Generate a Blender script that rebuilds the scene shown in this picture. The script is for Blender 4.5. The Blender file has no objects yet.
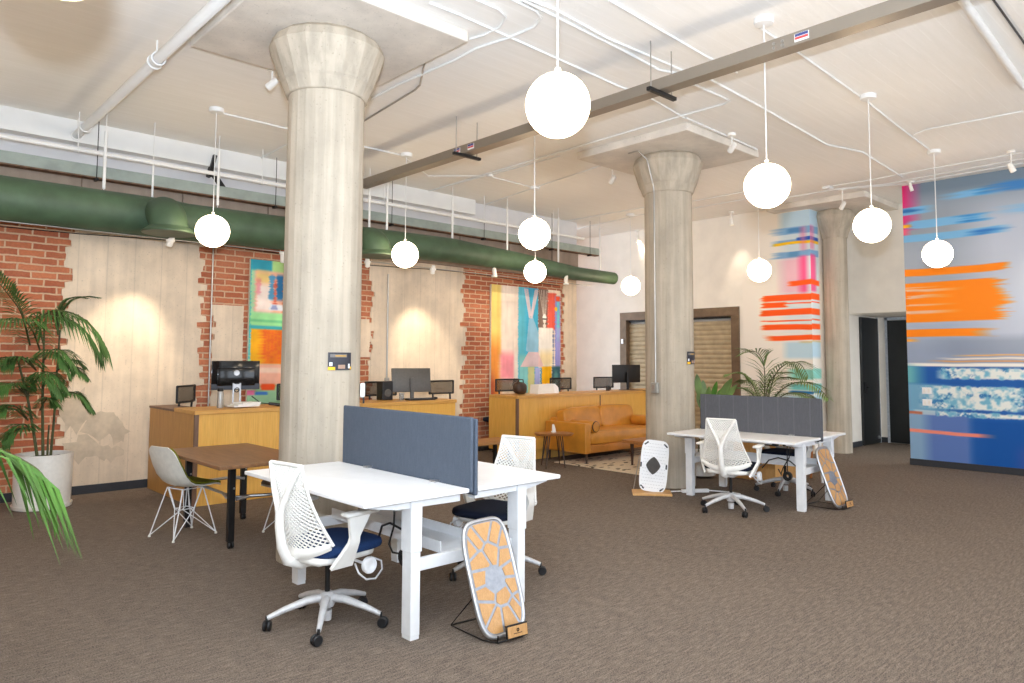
import bpy, bmesh, math, random
import numpy as np
from mathutils import Vector, Matrix, Euler
random.seed(7)
SC = bpy.context.scene
COL = SC.collection
PI = math.pi
rad = math.radians

# ------------------------------------------------------------------ measured camera of the photograph
F = 720.5
YAW, PITCH, ROLL = rad(47.0823), rad(3.8702), rad(-0.2438)
PX, PY, H = 512.0, 310.75, 1.6


def cam_rows():
    cy, sy = math.cos(YAW), math.sin(YAW)
    fwd = Vector((cy*math.cos(PITCH), sy*math.cos(PITCH), math.sin(PITCH)))
    right = Vector((sy, -cy, 0))
    down = fwd.cross(right)
    c, s = math.cos(ROLL), math.sin(ROLL)
    return c*right + s*down, -s*right + c*down, fwd


RX, RD, RF = cam_rows()


def at(u, v, ax, val):
    """point of the world plane ax=val seen at photo position u, v"""
    d = RX*((u-PX)/F) + RD*((v-PY)/F) + RF
    o = Vector((0, 0, H))
    i = 'xyz'.index(ax)
    return o + d*((val-o[i])/d[i])


# ------------------------------------------------------------------ small helpers
def lin(c):
    out = []
    for v in c[:3]:
        v = v/255.0
        out.append(v/12.92 if v <= .04045 else ((v+.055)/1.055)**2.4)
    return (*out, 1.0)


class MB:
    """collects shapes into one mesh"""

    def __init__(self):
        self.bm = bmesh.new()

    def add(self, verts, faces):
        vs = [self.bm.verts.new(v) for v in verts]
        out = []
        for f in faces:
            try:
                out.append(self.bm.faces.new([vs[i] for i in f]))
            except ValueError:
                pass
        return vs

    def box(self, c, s, rot=None, bev=0, seg=2):
        m = Matrix.Translation(c)
        if rot is not None:
            m = m @ Euler(rot).to_matrix().to_4x4()
        b = bmesh.new()
        bmesh.ops.create_cube(b, size=1)
        for v in b.verts:
            v.co = Vector((v.co.x*s[0], v.co.y*s[1], v.co.z*s[2]))
        if bev:
            bmesh.ops.bevel(b, geom=list(b.edges), offset=min(bev, min(s)*.49), segments=seg, profile=.5, affect='EDGES')
        self._merge(b, m)
        return self

    def box2(self, lo, hi, bev=0, seg=2):
        return self.box([(a+b)/2 for a, b in zip(lo, hi)], [abs(b-a) for a, b in zip(lo, hi)], None, bev, seg)

    def _merge(self, b, m):
        b.verts.index_update()
        vs = [self.bm.verts.new(m @ v.co) for v in b.verts]
        for f in b.faces:
            try:
                self.bm.faces.new([vs[v.index] for v in f.verts])
            except ValueError:
                pass
        b.free()

    def tube(self, pts, r, seg=8, closed=False, caps=True):
        pts = [Vector(p) for p in pts]
        n = len(pts)
        rs = r if isinstance(r, (list, tuple)) else [r]*n
        rings = []
        prev = None
        for i, p in enumerate(pts):
            if closed:
                t = pts[(i+1) % n] - pts[i-1]
            elif i == 0:
                t = pts[1]-pts[0]
            elif i == n-1:
                t = pts[-1]-pts[-2]
            else:
                t = (pts[i+1]-p).normalized() + (p-pts[i-1]).normalized()
            if t.length < 1e-9:
                t = Vector((0, 0, 1))
            t.normalize()
            if prev is None:
                a = Vector((0, 0, 1)) if abs(t.z) < .9 else Vector((1, 0, 0))
                u = t.cross(a).normalized()
            else:
                u = prev - t*prev.dot(t)
                u = u.normalized() if u.length > 1e-6 else t.orthogonal().normalized()
            prev = u
            w = t.cross(u)
            rings.append([self.bm.verts.new(p + (u*math.cos(2*PI*k/seg) + w*math.sin(2*PI*k/seg))*rs[i]) for k in range(seg)])
        m = n if closed else n-1
        for i in range(m):
            a, b = rings[i], rings[(i+1) % n]
            for k in range(seg):
                try:
                    self.bm.faces.new((a[k], a[(k+1) % seg], b[(k+1) % seg], b[k]))
                except ValueError:
                    pass
        if caps and not closed:
            self.bm.faces.new(rings[0][::-1])
            self.bm.faces.new(rings[-1])
        return self

    def lathe(self, prof, seg=24, c=(0, 0, 0), axis='z', cap=True, sx=1, sy=1):
        """prof: list of (r, h)"""
        c = Vector(c)
        rings = []
        for r, h in prof:
            ring = []
            for k in range(seg):
                a = 2*PI*k/seg
                x, y = r*math.cos(a)*sx, r*math.sin(a)*sy
                p = {'z': (x, y, h), 'x': (h, x, y), 'y': (y, h, x)}[axis]
                ring.append(self.bm.verts.new(c+Vector(p)))
            rings.append(ring)
        for a, b in zip(rings, rings[1:]):
            for k in range(seg):
                self.bm.faces.new((a[k], a[(k+1) % seg], b[(k+1) % seg], b[k]))
        if cap:
            if prof[0][0] > 1e-5:
                self.bm.faces.new(rings[0][::-1])
            if prof[-1][0] > 1e-5:
                self.bm.faces.new(rings[-1])
        return self

    def prism(self, poly, d0, d1, fn, bev=0):
        """poly: 2D outline; fn(a, b, d) -> 3D point; extruded from d0 to d1"""
        a = [self.bm.verts.new(fn(x, y, d0)) for x, y in poly]
        b = [self.bm.verts.new(fn(x, y, d1)) for x, y in poly]
        n = len(poly)
        self.bm.faces.new(a[::-1])
        self.bm.faces.new(b)
        for i in range(n):
            self.bm.faces.new((a[i], a[(i+1) % n], b[(i+1) % n], b[i]))
        return self

    def grid(self, nu, nv, fn, thick=0):
        """fn(u, v) -> point, u, v in 0..1"""
        P = [[Vector(fn(i/nu, j/nv)) for j in range(nv+1)] for i in range(nu+1)]
        V = [[self.bm.verts.new(p) for p in row] for row in P]
        for i in range(nu):
            for j in range(nv):
                self.bm.faces.new((V[i][j], V[i+1][j], V[i+1][j+1], V[i][j+1]))
        if thick:
            def nrm(i, j):
                du = P[min(i+1, nu)][j]-P[max(i-1, 0)][j]
                dv = P[i][min(j+1, nv)]-P[i][max(j-1, 0)]
                n = du.cross(dv)
                return n.normalized() if n.length > 1e-9 else Vector((0, 0, 1))
            W = [[self.bm.verts.new(P[i][j]-nrm(i, j)*thick) for j in range(nv+1)] for i in range(nu+1)]
            for i in range(nu):
                for j in range(nv):
                    self.bm.faces.new((W[i][j], W[i][j+1], W[i+1][j+1], W[i+1][j]))
            rim = [(i, 0) for i in range(nu+1)] + [(nu, j) for j in range(1, nv+1)] + [(i, nv) for i in range(nu-1, -1, -1)] + [(0, j) for j in range(nv-1, 0, -1)]
            for (a, b), (c, d) in zip(rim, rim[1:]+rim[:1]):
                self.bm.faces.new((V[a][b], W[a][b], W[c][d], V[c][d]))
        return self

    def pillow(self, c, s, e=.35, rot=None, nu=28, nv=16, ez=.6):
        """soft cushion: superellipsoid of full size s"""
        m = Matrix.Translation(c)
        if rot is not None:
            m = m @ Euler(rot).to_matrix().to_4x4()

        def sp(v, p):
            return math.copysign(abs(v)**p, v)
        rings = []
        for j in range(1, nv):
            ph = -PI/2 + PI*j/nv
            ring = []
            for i in range(nu):
                th = 2*PI*i/nu
                k = sp(math.cos(ph), ez)
                ring.append(self.bm.verts.new(m @ Vector((s[0]/2*k*sp(math.cos(th), e), s[1]/2*k*sp(math.sin(th), e), s[2]/2*sp(math.sin(ph), ez)))))
            rings.append(ring)
        for a, b in zip(rings, rings[1:]):
            for i in range(nu):
                self.bm.faces.new((a[i], a[(i+1) % nu], b[(i+1) % nu], b[i]))
        self.bm.faces.new(rings[0][::-1])
        self.bm.faces.new(rings[-1])
        return self

    def sphere(self, c, r, seg=24, ring=14, sx=1, sy=1, sz=1):
        c = Vector(c)
        prof = [(max(r*math.cos(-PI/2+PI*j/ring), 1e-4), r*sz*math.sin(-PI/2+PI*j/ring)) for j in range(ring+1)]
        return self.lathe(prof, seg, c, 'z', True, sx, sy)

    def build(self, name, mat, parent=None, smooth=None, loc=None, rotz=0):
        bmesh.ops.recalc_face_normals(self.bm, faces=list(self.bm.faces))
        me = bpy.data.meshes.new(name)
        self.bm.to_mesh(me)
        self.bm.free()
        me.materials.append(mat)
        if smooth is not None:
            me.shade_smooth()
            try:
                me.set_sharp_from_angle(angle=rad(smooth))
            except Exception:
                pass
        o = bpy.data.objects.new(name, me)
        COL.objects.link(o)
        if parent is not None:
            o.parent = parent
        if loc is not None:
            o.location = loc
        if rotz:
            o.rotation_euler.z = rotz
        return o


def thing(name, label, cat, loc=(0, 0, 0), rotz=0, group=None):
    o = bpy.data.objects.new(name, None)
    COL.objects.link(o)
    o.empty_display_size = .1
    o.location = loc
    o.rotation_euler = (0, 0, rotz)
    return tag(o, label, cat, group)


def tag(o, label=None, cat=None, group=None, kind=None):
    for k, v in (('label', label), ('category', cat), ('group', group), ('kind', kind)):
        if v:
            o[k] = v
    return o


def struct(o):
    o['kind'] = 'structure'
    return o


def copy_tree(o, parent=None):
    c = o.copy()
    COL.objects.link(c)
    if parent is not None:
        c.parent = parent
    for ch in list(o.children):
        copy_tree(ch, c)
    return c


def dup(o, loc, rotz=0, label=None):
    c = copy_tree(o)
    c.location = loc
    c.rotation_euler = (0, 0, rotz)
    if label:
        c['label'] = label
    return c


# ------------------------------------------------------------------ materials
class NT:
    def __init__(self, name):
        self.m = bpy.data.materials.new(name)
        self.m.use_nodes = True
        self.t = self.m.node_tree
        self.p = self.t.nodes['Principled BSDF']

    def n(self, typ, **kw):
        nd = self.t.nodes.new(typ)
        for k, v in kw.items():
            if k in nd.inputs:
                nd.inputs[k].default_value = v
            else:
                setattr(nd, k, v)
        return nd

    def l(self, a, b):
        self.t.links.new(a, b)

    def coord(self, scale=(1, 1, 1), space='Object', rot=(0, 0, 0)):
        tc = self.n('ShaderNodeTexCoord')
        mp = self.n('ShaderNodeMapping')
        mp.inputs['Scale'].default_value = scale
        mp.inputs['Rotation'].default_value = rot
        self.l(tc.outputs[space], mp.inputs['Vector'])
        return mp.outputs['Vector']

    def noise(self, vec, scale=5, detail=4, rough=.55, dist=0):
        nd = self.n('ShaderNodeTexNoise')
        nd.inputs['Scale'].default_value = scale
        nd.inputs['Detail'].default_value = detail
        nd.inputs['Roughness'].default_value = rough
        nd.inputs['Distortion'].default_value = dist
        self.l(vec, nd.inputs['Vector'])
        return nd.outputs['Fac']

    def ramp(self, fac, stops):
        r = self.n('ShaderNodeValToRGB')
        el = r.color_ramp.elements
        while len(el) < len(stops):
            el.new(.5)
        for e, (p, c) in zip(el, stops):
            e.position = p
            e.color = c if len(c) == 4 else lin(c)
        self.l(fac, r.inputs['Fac'])
        return r.outputs['Color']

    def mix(self, fac, a, b, mode='MIX'):
        m = self.n('ShaderNodeMix', data_type='RGBA', blend_type=mode)
        for sock, v in ((m.inputs[0], fac), (m.inputs[6], a), (m.inputs[7], b)):
            if hasattr(v, 'links'):
                self.l(v, sock)
            else:
                sock.default_value = v
        return m.outputs[2]

    def math(self, op, a, b=None, c=None):
        m = self.n('ShaderNodeMath', operation=op)
        for i, v in enumerate((a, b, c)):
            if v is None:
                continue
            if hasattr(v, 'links'):
                self.l(v, m.inputs[i])
            else:
                m.inputs[i].default_value = v
        return m.outputs[0]

    def bump(self, h, strength=.3, dist=.01):
        b = self.n('ShaderNodeBump')
        b.inputs['Strength'].default_value = strength
        b.inputs['Distance'].default_value = dist
        self.l(h, b.inputs['Height'])
        self.l(b.outputs['Normal'], self.p.inputs['Normal'])

    def set(self, color=None, rough=.5, metal=0, spec=.5):
        if color is not None:
            if hasattr(color, 'links'):
                self.l(color, self.p.inputs['Base Color'])
            else:
                self.p.inputs['Base Color'].default_value = color if len(color) == 4 else lin(color)
        self.p.inputs['Roughness'].default_value = rough
        self.p.inputs['Metallic'].default_value = metal
        self.p.inputs['Specular IOR Level'].default_value = spec
        return self.m


def plain(name, c, rough=.5, metal=0, var=.06, scale=30, bump=0, spec=.5):
    """a surface of one colour with a faint unevenness"""
    t = NT(name)
    v = t.coord()
    nz = t.noise(v, scale, 3)
    a = lin([max(0, x*(1-var)) for x in c])
    b = lin([min(255, x*(1+var)) for x in c])
    col = t.ramp(nz, [(.3, a), (.7, b)])
    if bump:
        t.bump(nz, bump, .004)
    return t.set(col, rough, metal, spec)


def wood(name, c1, c2, axis=0, rough=.45, scale=1.0, ring=3.0):
    t = NT(name)
    sc = [9*scale]*3
    sc[axis] = 1.1*scale
    v = t.coord(sc)
    nz = t.noise(v, 1.6, 5, .6, ring*.5)
    fine_sc = [90*scale]*3
    fine_sc[axis] = 4*scale
    v2 = t.coord(fine_sc)
    n2 = t.noise(v2, 1.5, 3)
    base = t.ramp(nz, [(.28, c1), (.5, [(a+b)/2 for a, b in zip(c1, c2)]), (.72, c2)])
    col = t.mix(.22, base, t.ramp(n2, [(.35, [x*.72 for x in c1]), (.65, c2)]))
    t.bump(n2, .05, .002)
    return t.set(col, rough)


def concrete(name, c, lines=True, axis='x', var=.1, width=.17, streak=.2):
    t = NT(name)
    v = t.coord()
    n1 = t.noise(v, 2.2, 6, .62)
    n2 = t.noise(v, 34, 4, .6)
    n3 = t.noise(t.coord((7, 7, .5)), 1.5, 4)
    col = t.ramp(n1, [(.3, [x*(1-var) for x in c]), (.7, [min(255, x*(1+var*.6)) for x in c])])
    col = t.mix(streak, col, t.ramp(n3, [(.38, [x*.82 for x in c]), (.62, [min(255, x*1.07) for x in c])]))
    pits = t.ramp(t.noise(v, 55, 2, .4), [(.66, (0, 0, 0, 1)), (.74, (1, 1, 1, 1))])
    col = t.mix(t.math('MULTIPLY', pits, .28), col, lin([x*.55 for x in c]))
    h = n2
    if lines:
        sep = t.n('ShaderNodeSeparateXYZ')
        t.l(t.coord(), sep.inputs[0])
        ax = sep.outputs['XYZ'.index(axis.upper())]
        fr = t.math('FRACT', t.math('DIVIDE', ax, width))
        ln = t.math('LESS_THAN', t.math('ABSOLUTE', t.math('SUBTRACT', fr, .5)), .022)
        col = t.mix(t.math('MULTIPLY', ln, .22), col, lin([x*.72 for x in c]))
        h = t.math('SUBTRACT', t.math('MULTIPLY', n2, .6), t.math('MULTIPLY', ln, .5))
    t.bump(h, .35, .006)
    return t.set(col, .85, 0, .2)


def emit(name, c, s):
    t = NT(name)
    t.p.inputs['Base Color'].default_value = lin((250, 246, 238))
    t.p.inputs['Emission Color'].default_value = lin(c)
    t.p.inputs['Emission Strength'].default_value = s
    t.p.inputs['Roughness'].default_value = .3
    return t.m


def brick_mat():
    t = NT('old_brick')
    v = t.coord((1, 1, 1), 'Object', (rad(90), 0, 0))
    nz = t.n('ShaderNodeTexNoise')
    nz.inputs['Scale'].default_value = 9
    nz.inputs['Detail'].default_value = 3
    t.l(v, nz.inputs['Vector'])
    ad = t.n('ShaderNodeVectorMath', operation='MULTIPLY_ADD')
    t.l(nz.outputs['Color'], ad.inputs[0])
    ad.inputs[1].default_value = (.022, .022, 0)
    t.l(v, ad.inputs[2])
    b = t.n('ShaderNodeTexBrick')
    b.offset = .5
    for k, val in (('Scale', 1), ('Brick Width', .26), ('Row Height', .083), ('Mortar Size', .0115), ('Mortar Smooth', .35), ('Bias', 0)):
        b.inputs[k].default_value = val
    b.inputs['Color1'].default_value = lin((196, 126, 92))
    b.inputs['Color2'].default_value = lin((164, 98, 74))
    b.inputs['Mortar'].default_value = lin((208, 184, 156))
    t.l(ad.outputs[0], b.inputs['Vector'])
    pat = t.noise(v, 1.3, 4, .6)
    col = t.mix(t.math('MULTIPLY', t.ramp(pat, [(.45, (0, 0, 0, 1)), (.75, (1, 1, 1, 1))]), .35), b.outputs['Color'], lin((220, 168, 134)))
    fine = t.noise(v, 40, 4, .6)
    col = t.mix(.25, col, t.ramp(fine, [(.3, (120, 80, 62)), (.7, (220, 176, 146))]), 'OVERLAY')
    hh = t.math('SUBTRACT', t.math('MULTIPLY', fine, .35), b.outputs['Fac'])
    t.bump(hh, .8, .012)
    return t.set(col, .9, 0, .15)


def carpet_mat():
    t = NT('carpet')
    v = t.coord()
    row = t.noise(t.coord((7, 44, 1)), 1.5, 3, .65)
    row2 = t.noise(t.coord((60, 12, 1)), 1.6, 3, .6)
    fine = t.noise(v, 130, 2, .75)
    big = t.noise(v, .5, 3)
    col = t.ramp(row, [(.38, (75, 64, 55)), (.5, (107, 94, 82)), (.62, (147, 131, 117))])
    col = t.mix(.25, col, t.ramp(row2, [(.35, (78, 70, 63)), (.65, (146, 135, 125))]))
    col = t.mix(.45, col, t.ramp(fine, [(.38, (50, 43, 38)), (.62, (166, 152, 140))]))
    col = t.mix(.10, col, t.ramp(big, [(.35, (84, 74, 64)), (.65, (136, 120, 102))]))
    t.bump(t.math('ADD', fine, row), .5, .006)
    return t.set(col, .95, 0, .1)


def ceiling_mat():
    t = NT('painted_board_marked_concrete')
    v = t.coord()
    sep = t.n('ShaderNodeSeparateXYZ')
    t.l(v, sep.inputs[0])
    wob = t.noise(t.coord((.6, 3, 1)), 2, 3)
    y = t.math('ADD', sep.outputs[1], t.math('MULTIPLY', wob, .03))
    fr = t.math('FRACT', t.math('DIVIDE', y, .16))
    ln = t.math('LESS_THAN', t.math('ABSOLUTE', t.math('SUBTRACT', fr, .5)), .03)
    st = t.noise(t.coord((.7, 9, 1)), 2.2, 5, .65)
    lnm = t.math('MULTIPLY', ln, t.math('GREATER_THAN', st, .47))
    col = t.ramp(st, [(.3, (238, 235, 229)), (.7, (243, 240, 235))])
    col = t.mix(t.math('MULTIPLY', lnm, .4), col, lin((250, 248, 244)))
    t.bump(t.math('ADD', t.math('MULTIPLY', lnm, .8), t.noise(t.coord((2, 20, 1)), 5, 3)), .35, .008)
    return t.set(col, .75, 0, .2)


def paint_mat(name, rough=.55):
    t = NT(name)
    a = t.n('ShaderNodeVertexColor')
    a.layer_name = 'paint'
    nz = t.noise(t.coord(), 60, 3)
    t.bump(nz, .06, .002)
    return t.set(a.outputs['Color'], rough, 0, .3)


def fabric(name, c, var=.12, scale=220, rough=.95, stripes=None):
    t = NT(name)
    v = t.coord()
    f = t.noise(v, scale, 2, .7)
    g = t.noise(t.coord((60, 60, 9)), 1.5, 3)
    col = t.ramp(f, [(.3, [x*(1-var) for x in c]), (.7, [min(255, x*(1+var)) for x in c])])
    col = t.mix(.35, col, t.ramp(g, [(.3, [x*.88 for x in c]), (.7, [min(255, x*1.1) for x in c])]))
    h = f
    if stripes:
        sep = t.n('ShaderNodeSeparateXYZ')
        t.l(v, sep.inputs[0])
        fr = t.math('FRACT', t.math('DIVIDE', sep.outputs[1], stripes))
        ln = t.math('LESS_THAN', t.math('ABSOLUTE', t.math('SUBTRACT', fr, .5)), .03)
        col = t.mix(t.math('MULTIPLY', ln, .3), col, lin([min(255, x*1.35) for x in c]))
        h = t.math('SUBTRACT', f, ln)
    t.bump(h, .3, .003)
    return t.set(col, rough, 0, .15)


M = dict(
    carpet=carpet_mat(), ceiling=ceiling_mat(), brick=brick_mat(),
    white_wall=plain('white_wall_paint', (236, 230, 220), .7, 0, .02, 3, .03, .2),
    wall_concrete=concrete('board_formed_wall_concrete', (226, 207, 183), True, 'x', .09, .31),
    beam_concrete=concrete('grey_brown_concrete', (166, 148, 132), False),
    plaster=plain('pale_plaster', (216, 216, 218), .8, 0, .02, 2, 0, .2),
    column=concrete('column_concrete', (188, 176, 158), False, 'x', .1, .17, .45),
    slab=concrete('drop_panel_concrete', (220, 212, 201), False, 'x', .08, .17, .05),
    trim=plain('dark_baseboard', (44, 46, 52), .6),
    green=plain('green_duct_paint', (64, 86, 64), .55, 0, .1, 5, .05),
    dgreen=plain('green_grille', (60, 84, 64), .6),
    steel_green=plain('grey_green_steel', (150, 160, 152), .55, 0, .06, 6),
    rust=plain('rusty_flange', (110, 82, 60), .7, 0, .2, 14),
    pipe=plain('white_pipe_paint', (228, 228, 226), .45, 0, .015, 3),
    galv=plain('galvanised_steel', (176, 172, 166), .35, .8, .03, 6),
    black=plain('black_plastic', (24, 24, 26), .45),
    blackm=plain('black_metal', (30, 29, 29), .4, .3),
    gloss=plain('glossy_black', (12, 12, 14), .12),
    white=plain('white_laminate', (242, 242, 242), .4, 0, .015, 8),
    whitem=plain('white_powder_coat', (234, 235, 236), .4, 0, .02, 12),
    chairw=plain('warm_white_plastic', (238, 235, 228), .42, 0, .02, 12),
    greyleg=plain('pale_grey_cast_base', (205, 204, 204), .4, .1, .03),
    blue=fabric('navy_seat_fabric', (36, 58, 98)),
    navy=fabric('dark_navy_seat_fabric', (30, 36, 52)),
    divider=fabric('slate_divider_felt', (86, 94, 106), .1, 160),
    divider2=fabric('charcoal_divider_felt', (92, 93, 98), .1, 160, .95, .19),
    ply=wood('golden_plywood', (226, 166, 70), (238, 184, 90), 2, .4, .7, 4),
    plytop=wood('golden_plywood_top', (206, 146, 66), (228, 174, 92), 0, .4, .8),
    plyend=wood('shaded_plywood_panel', (184, 132, 66), (208, 156, 84), 2, .45, .8, 5),  # same plywood, toned down for the dimmer light on the end panel
    darktrim=wood('dark_wood_trim', (104, 76, 58), (134, 100, 78), 2, .5),
    walnut=wood('walnut_top', (104, 72, 48), (150, 108, 72), 1, .38, 1),
    oak=wood('pale_oak', (212, 158, 92), (232, 184, 120), 2, .45, 2),
    slabwood=wood('brown_slab_wood', (150, 96, 50), (190, 128, 70), 0, .45, 1.5),
    bench=wood('mid_brown_bench_wood', (152, 104, 58), (184, 134, 82), 0, .45, 1.2),
    orangewood=wood('orange_wood', (170, 100, 44), (196, 124, 60), 2, .5, 2),
    leather=plain('tan_leather', (198, 132, 44), .4, 0, .06, 5, .06),
    leatherd=plain('tan_leather_base', (182, 116, 38), .45, 0, .06, 4, .05),
    legwood=plain('dark_leg_wood', (62, 40, 26), .5),
    shell=plain('white_fibreglass_shell', (226, 224, 214), .4, 0, .03, 20),
    olive=fabric('olive_green_pad', (112, 112, 30)),
    taupe=fabric('taupe_pad', (120, 104, 88)),
    pot=plain('white_glazed_pot', (232, 228, 220), .35, 0, .02),
    soil=plain('dark_soil', (70, 54, 42), .95, 0, .35, 40, .5),
    leaf=plain('dark_palm_leaf', (70, 106, 50), .5, 0, .3, 3),
    leafl=plain('bright_palm_leaf', (74, 116, 44), .45, 0, .25, 3),
    leafm=plain('mid_palm_leaf', (96, 118, 62), .5, 0, .28, 3),
    stem=plain('palm_stem', (74, 78, 44), .6, 0, .25, 8),
    screenback=plain('grey_black_screen_back', (84, 80, 75), .4),
    chrome=plain('brushed_silver', (190, 190, 192), .3, .85, .04, 40),
    boardmetal=plain('brushed_aluminium', (150, 152, 158), .38, .7, .05, 40),
    bamboo=wood('bamboo', (186, 136, 82), (210, 162, 106), 2, .45, 2.4),
    globe=emit('lit_opal_glass', (255, 230, 196), 11.5),
    lens=emit('lit_lamp_lens', (255, 222, 178), 12),
    shutter=plain('beige_shutter_slat', (176, 160, 130), .5, .2, .05, 8),
    shutterframe=plain('bronze_shutter_frame', (112, 94, 76), .45, .4, .08, 8),
    door=plain('black_door', (28, 30, 30), .35, 0, .1, 6),
    grey_frame=plain('grey_door_frame', (190, 196, 204), .5),
    paper=plain('white_paper', (236, 234, 228), .7, 0, .015, 5),
    mesh_black=plain('black_mesh', (70, 62, 52), .8, 0, .3, 200),
    glassy=plain('clear_tumbler', (220, 226, 228), .1),
    paint=paint_mat('wall_mural_paint'), canvas=paint_mat('canvas_paint', .6),
    frame=plain('pale_canvas_edge', (226, 214, 196), .6),
    socket=plain('grey_box_metal', (168, 166, 160), .4, .5),
    cord=plain('white_cord', (226, 224, 220), .5),
)


def rug_mat():
    t = NT('cream_rug')
    v = t.coord()
    vo = t.n('ShaderNodeTexVoronoi')
    vo.inputs['Scale'].default_value = 5
    t.l(t.coord((1, 2.2, 1)), vo.inputs['Vector'])
    m = t.math('LESS_THAN', vo.outputs['Distance'], .27)
    n = t.noise(v, 120, 2)
    col = t.ramp(n, [(.3, (206, 190, 164)), (.7, (236, 222, 198))])
    col = t.mix(t.math('MULTIPLY', m, .95), col, lin((58, 50, 44)))
    t.bump(n, .6, .008)
    return t.set(col, .95, 0, .1)


M['rug'] = rug_mat()
M['mesh_black'].node_tree.nodes['Principled BSDF'].inputs['Alpha'].default_value = .5

# ================================================================== THE SETTING
ZC = 4.38                      # ceiling
YB = 9.75                      # brick wall
XM = 12.24                     # mural wall
XS = 12.40                     # shutter wall
struct(MB().box2((-4, -5, -.1), (17, 13, 0)).build('floor', M['carpet']))
struct(MB().box2((-4, -5, ZC), (17, 13, ZC+.25)).build('ceiling', M['ceiling']))

wall = struct(MB().box2((-4, YB, 0), (10.83, YB+.35, ZC)).build('wall_back', M['brick']))


def toothed(x0, x1, z0, z1, teeth0, teeth1, seed, row=.083):
    """outline of a concrete patch whose sides step with the brick courses"""
    r = random.Random(seed)
    n = max(1, int((z1-z0)/row))
    L, R = [], []
    for i in range(n):
        a, b = z0+i*row, z0+(i+1)*row
        if i == n-1:
            b = z1
        dl = (r.uniform(-.3, 1)*teeth0) if teeth0 else 0
        dr = (r.uniform(-.3, 1)*teeth1) if teeth1 else 0
        L += [(x0+dl+r.uniform(0, .012), a+.006), (x0+dl+r.uniform(0, .012), b-.006)]
        R += [(x1-dr-r.uniform(0, .012), a+.006), (x1-dr-r.uniform(0, .012), b-.006)]
    return L[::-1] + R


def wall_patch(name, x0, x1, z0, z1, t0, t1, seed, mat, d=.018):
    return MB().prism(toothed(x0, x1, z0, z1, t0, t1, seed), 0, d, lambda a, b, q: (a, YB-q, b)).build(name, mat, wall)


wall_patch('concrete_panel', 1.87, 3.50, 0, 3.2, .10, .10, 1, M['wall_concrete'])
wall_patch('concrete_panel', 6.02, 7.95, 0, 3.2, .08, .13, 2, M['wall_concrete'])
wall_patch('concrete_panel', 10.40, 10.83, 0, 3.2, .09, 0, 3, M['wall_concrete'])
wall_patch('concrete_patch', 3.60, 4.03, .6, 2.32, .05, 0, 4, M['wall_concrete'], .016)
wall_patch('concrete_patch', 5.4, 6.12, 1.62, 2.22, 0, .1, 5, M['wall_concrete'], .016)
# bare plaster left where the paint has peeled
pm = MB()
rr = random.Random(4)
for k, (cx, cz, sx, sz) in enumerate(((2.06, .98, .17, .30), (2.30, .80, .20, .20), (2.16, .52, .24, .16), (2.52, .70, .12, .18), (2.44, .45, .14, .1))):
    pm.prism([(cx+sx*math.cos(a)*rr.uniform(.55, 1.15), cz+sz*math.sin(a)*rr.uniform(.55, 1.15)) for a in [2*PI*j/17 for j in range(17)]],
             .010, .0195+.0008*k, lambda a, b, q: (a, YB-q, b))
pm.build('bare_plaster', plain('bare_grey_plaster', (200, 183, 160), .9, 0, .06, 9), wall)
MB().box2((-4, YB-.06, 3.2), (10.83, YB, 3.78)).build('concrete_beam', M['beam_concrete'], wall)
MB().box2((-4, YB-.02, 3.78), (10.83, YB, ZC)).build('upper_plaster', M['plaster'], wall)
MB().box2((-4, YB-.2, ZC-.26), (8.0, YB, ZC), .004).build('ceiling_ledge', M['pipe'], wall)
for k in range(9):                                   # pale formwork ribs on the beam
    x = .9+k*1.15
    MB().box((x, YB-.08, 3.5), (.1, .05, .5)).build('beam_rib', M['beam_concrete'], wall)
struct(MB().box2((-4, YB-.035, 0), (10.8, YB-.018, .1)).build('baseboard_back', M['trim']))
struct(MB().box2((10.6, 11.6, 0), (13.0, 11.7, ZC)).build('wall_recess', M['white_wall']))

# the white shutter wall, with a hole for the shutter
SY0, SY1, SZ1 = 7.02, 9.86, 2.62
w = MB()
w.box2((XS, 5.64, SZ1), (13.1, 11.6, ZC-.0))
w.box2((XS, 5.64, 0), (13.1, SY0, SZ1))
w.box2((XS, SY1, 0), (13.1, 11.6, SZ1))
w.box2((XS+.2, SY0, 0), (13.1, SY1, SZ1))
wall_r = struct(w.build('wall_right', M['white_wall']))
struct(MB().box2((XM, -5, 0), (XM+.2, 4.06, ZC)).build('wall_mural', M['white_wall']))
struct(MB().box2((13.1, 5.56, 0), (15.3, 5.64, ZC)).build('wall_corridor', M['white_wall']))
struct(MB().box2((15.2, 3.0, 0), (15.4, 5.56, 2.47)).build('wall_corridor_end', M['white_wall']))
struct(MB().box2((13.6, 3.0, 2.47), (15.4, 5.56, ZC)).build('wall_soffit', M['white_wall']))
struct(MB().box2((-4.2, -5, 0), (-4, 13, ZC)).build('wall_left', M['white_wall']))
# street side behind the photographer: piers between tall window openings
fw = MB()
fw.box2((-4, -5.2, 0), (17, -5, .7))
fw.box2((-4, -5.2, 3.9), (17, -5, ZC))
for x in (-4, 0, 4, 8, 12, 16):
    fw.box2((x, -5.2, .7), (x+.8, -5, 3.9))
struct(fw.build('wall_front', M['white_wall']))
struct(MB().box2((XM-.018, -5, 0), (XM, 4.07, .1)).build('baseboard_mural', M['trim']))
struct(MB().box2((13.1, 5.545, 0), (14.2, 5.56, .1)).build('baseboard_corridor', M['trim']))
struct(MB().box2((15.185, 5.42, 0), (15.2, 5.56, .1)).build('baseboard_corridor_end', M['trim']))

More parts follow.
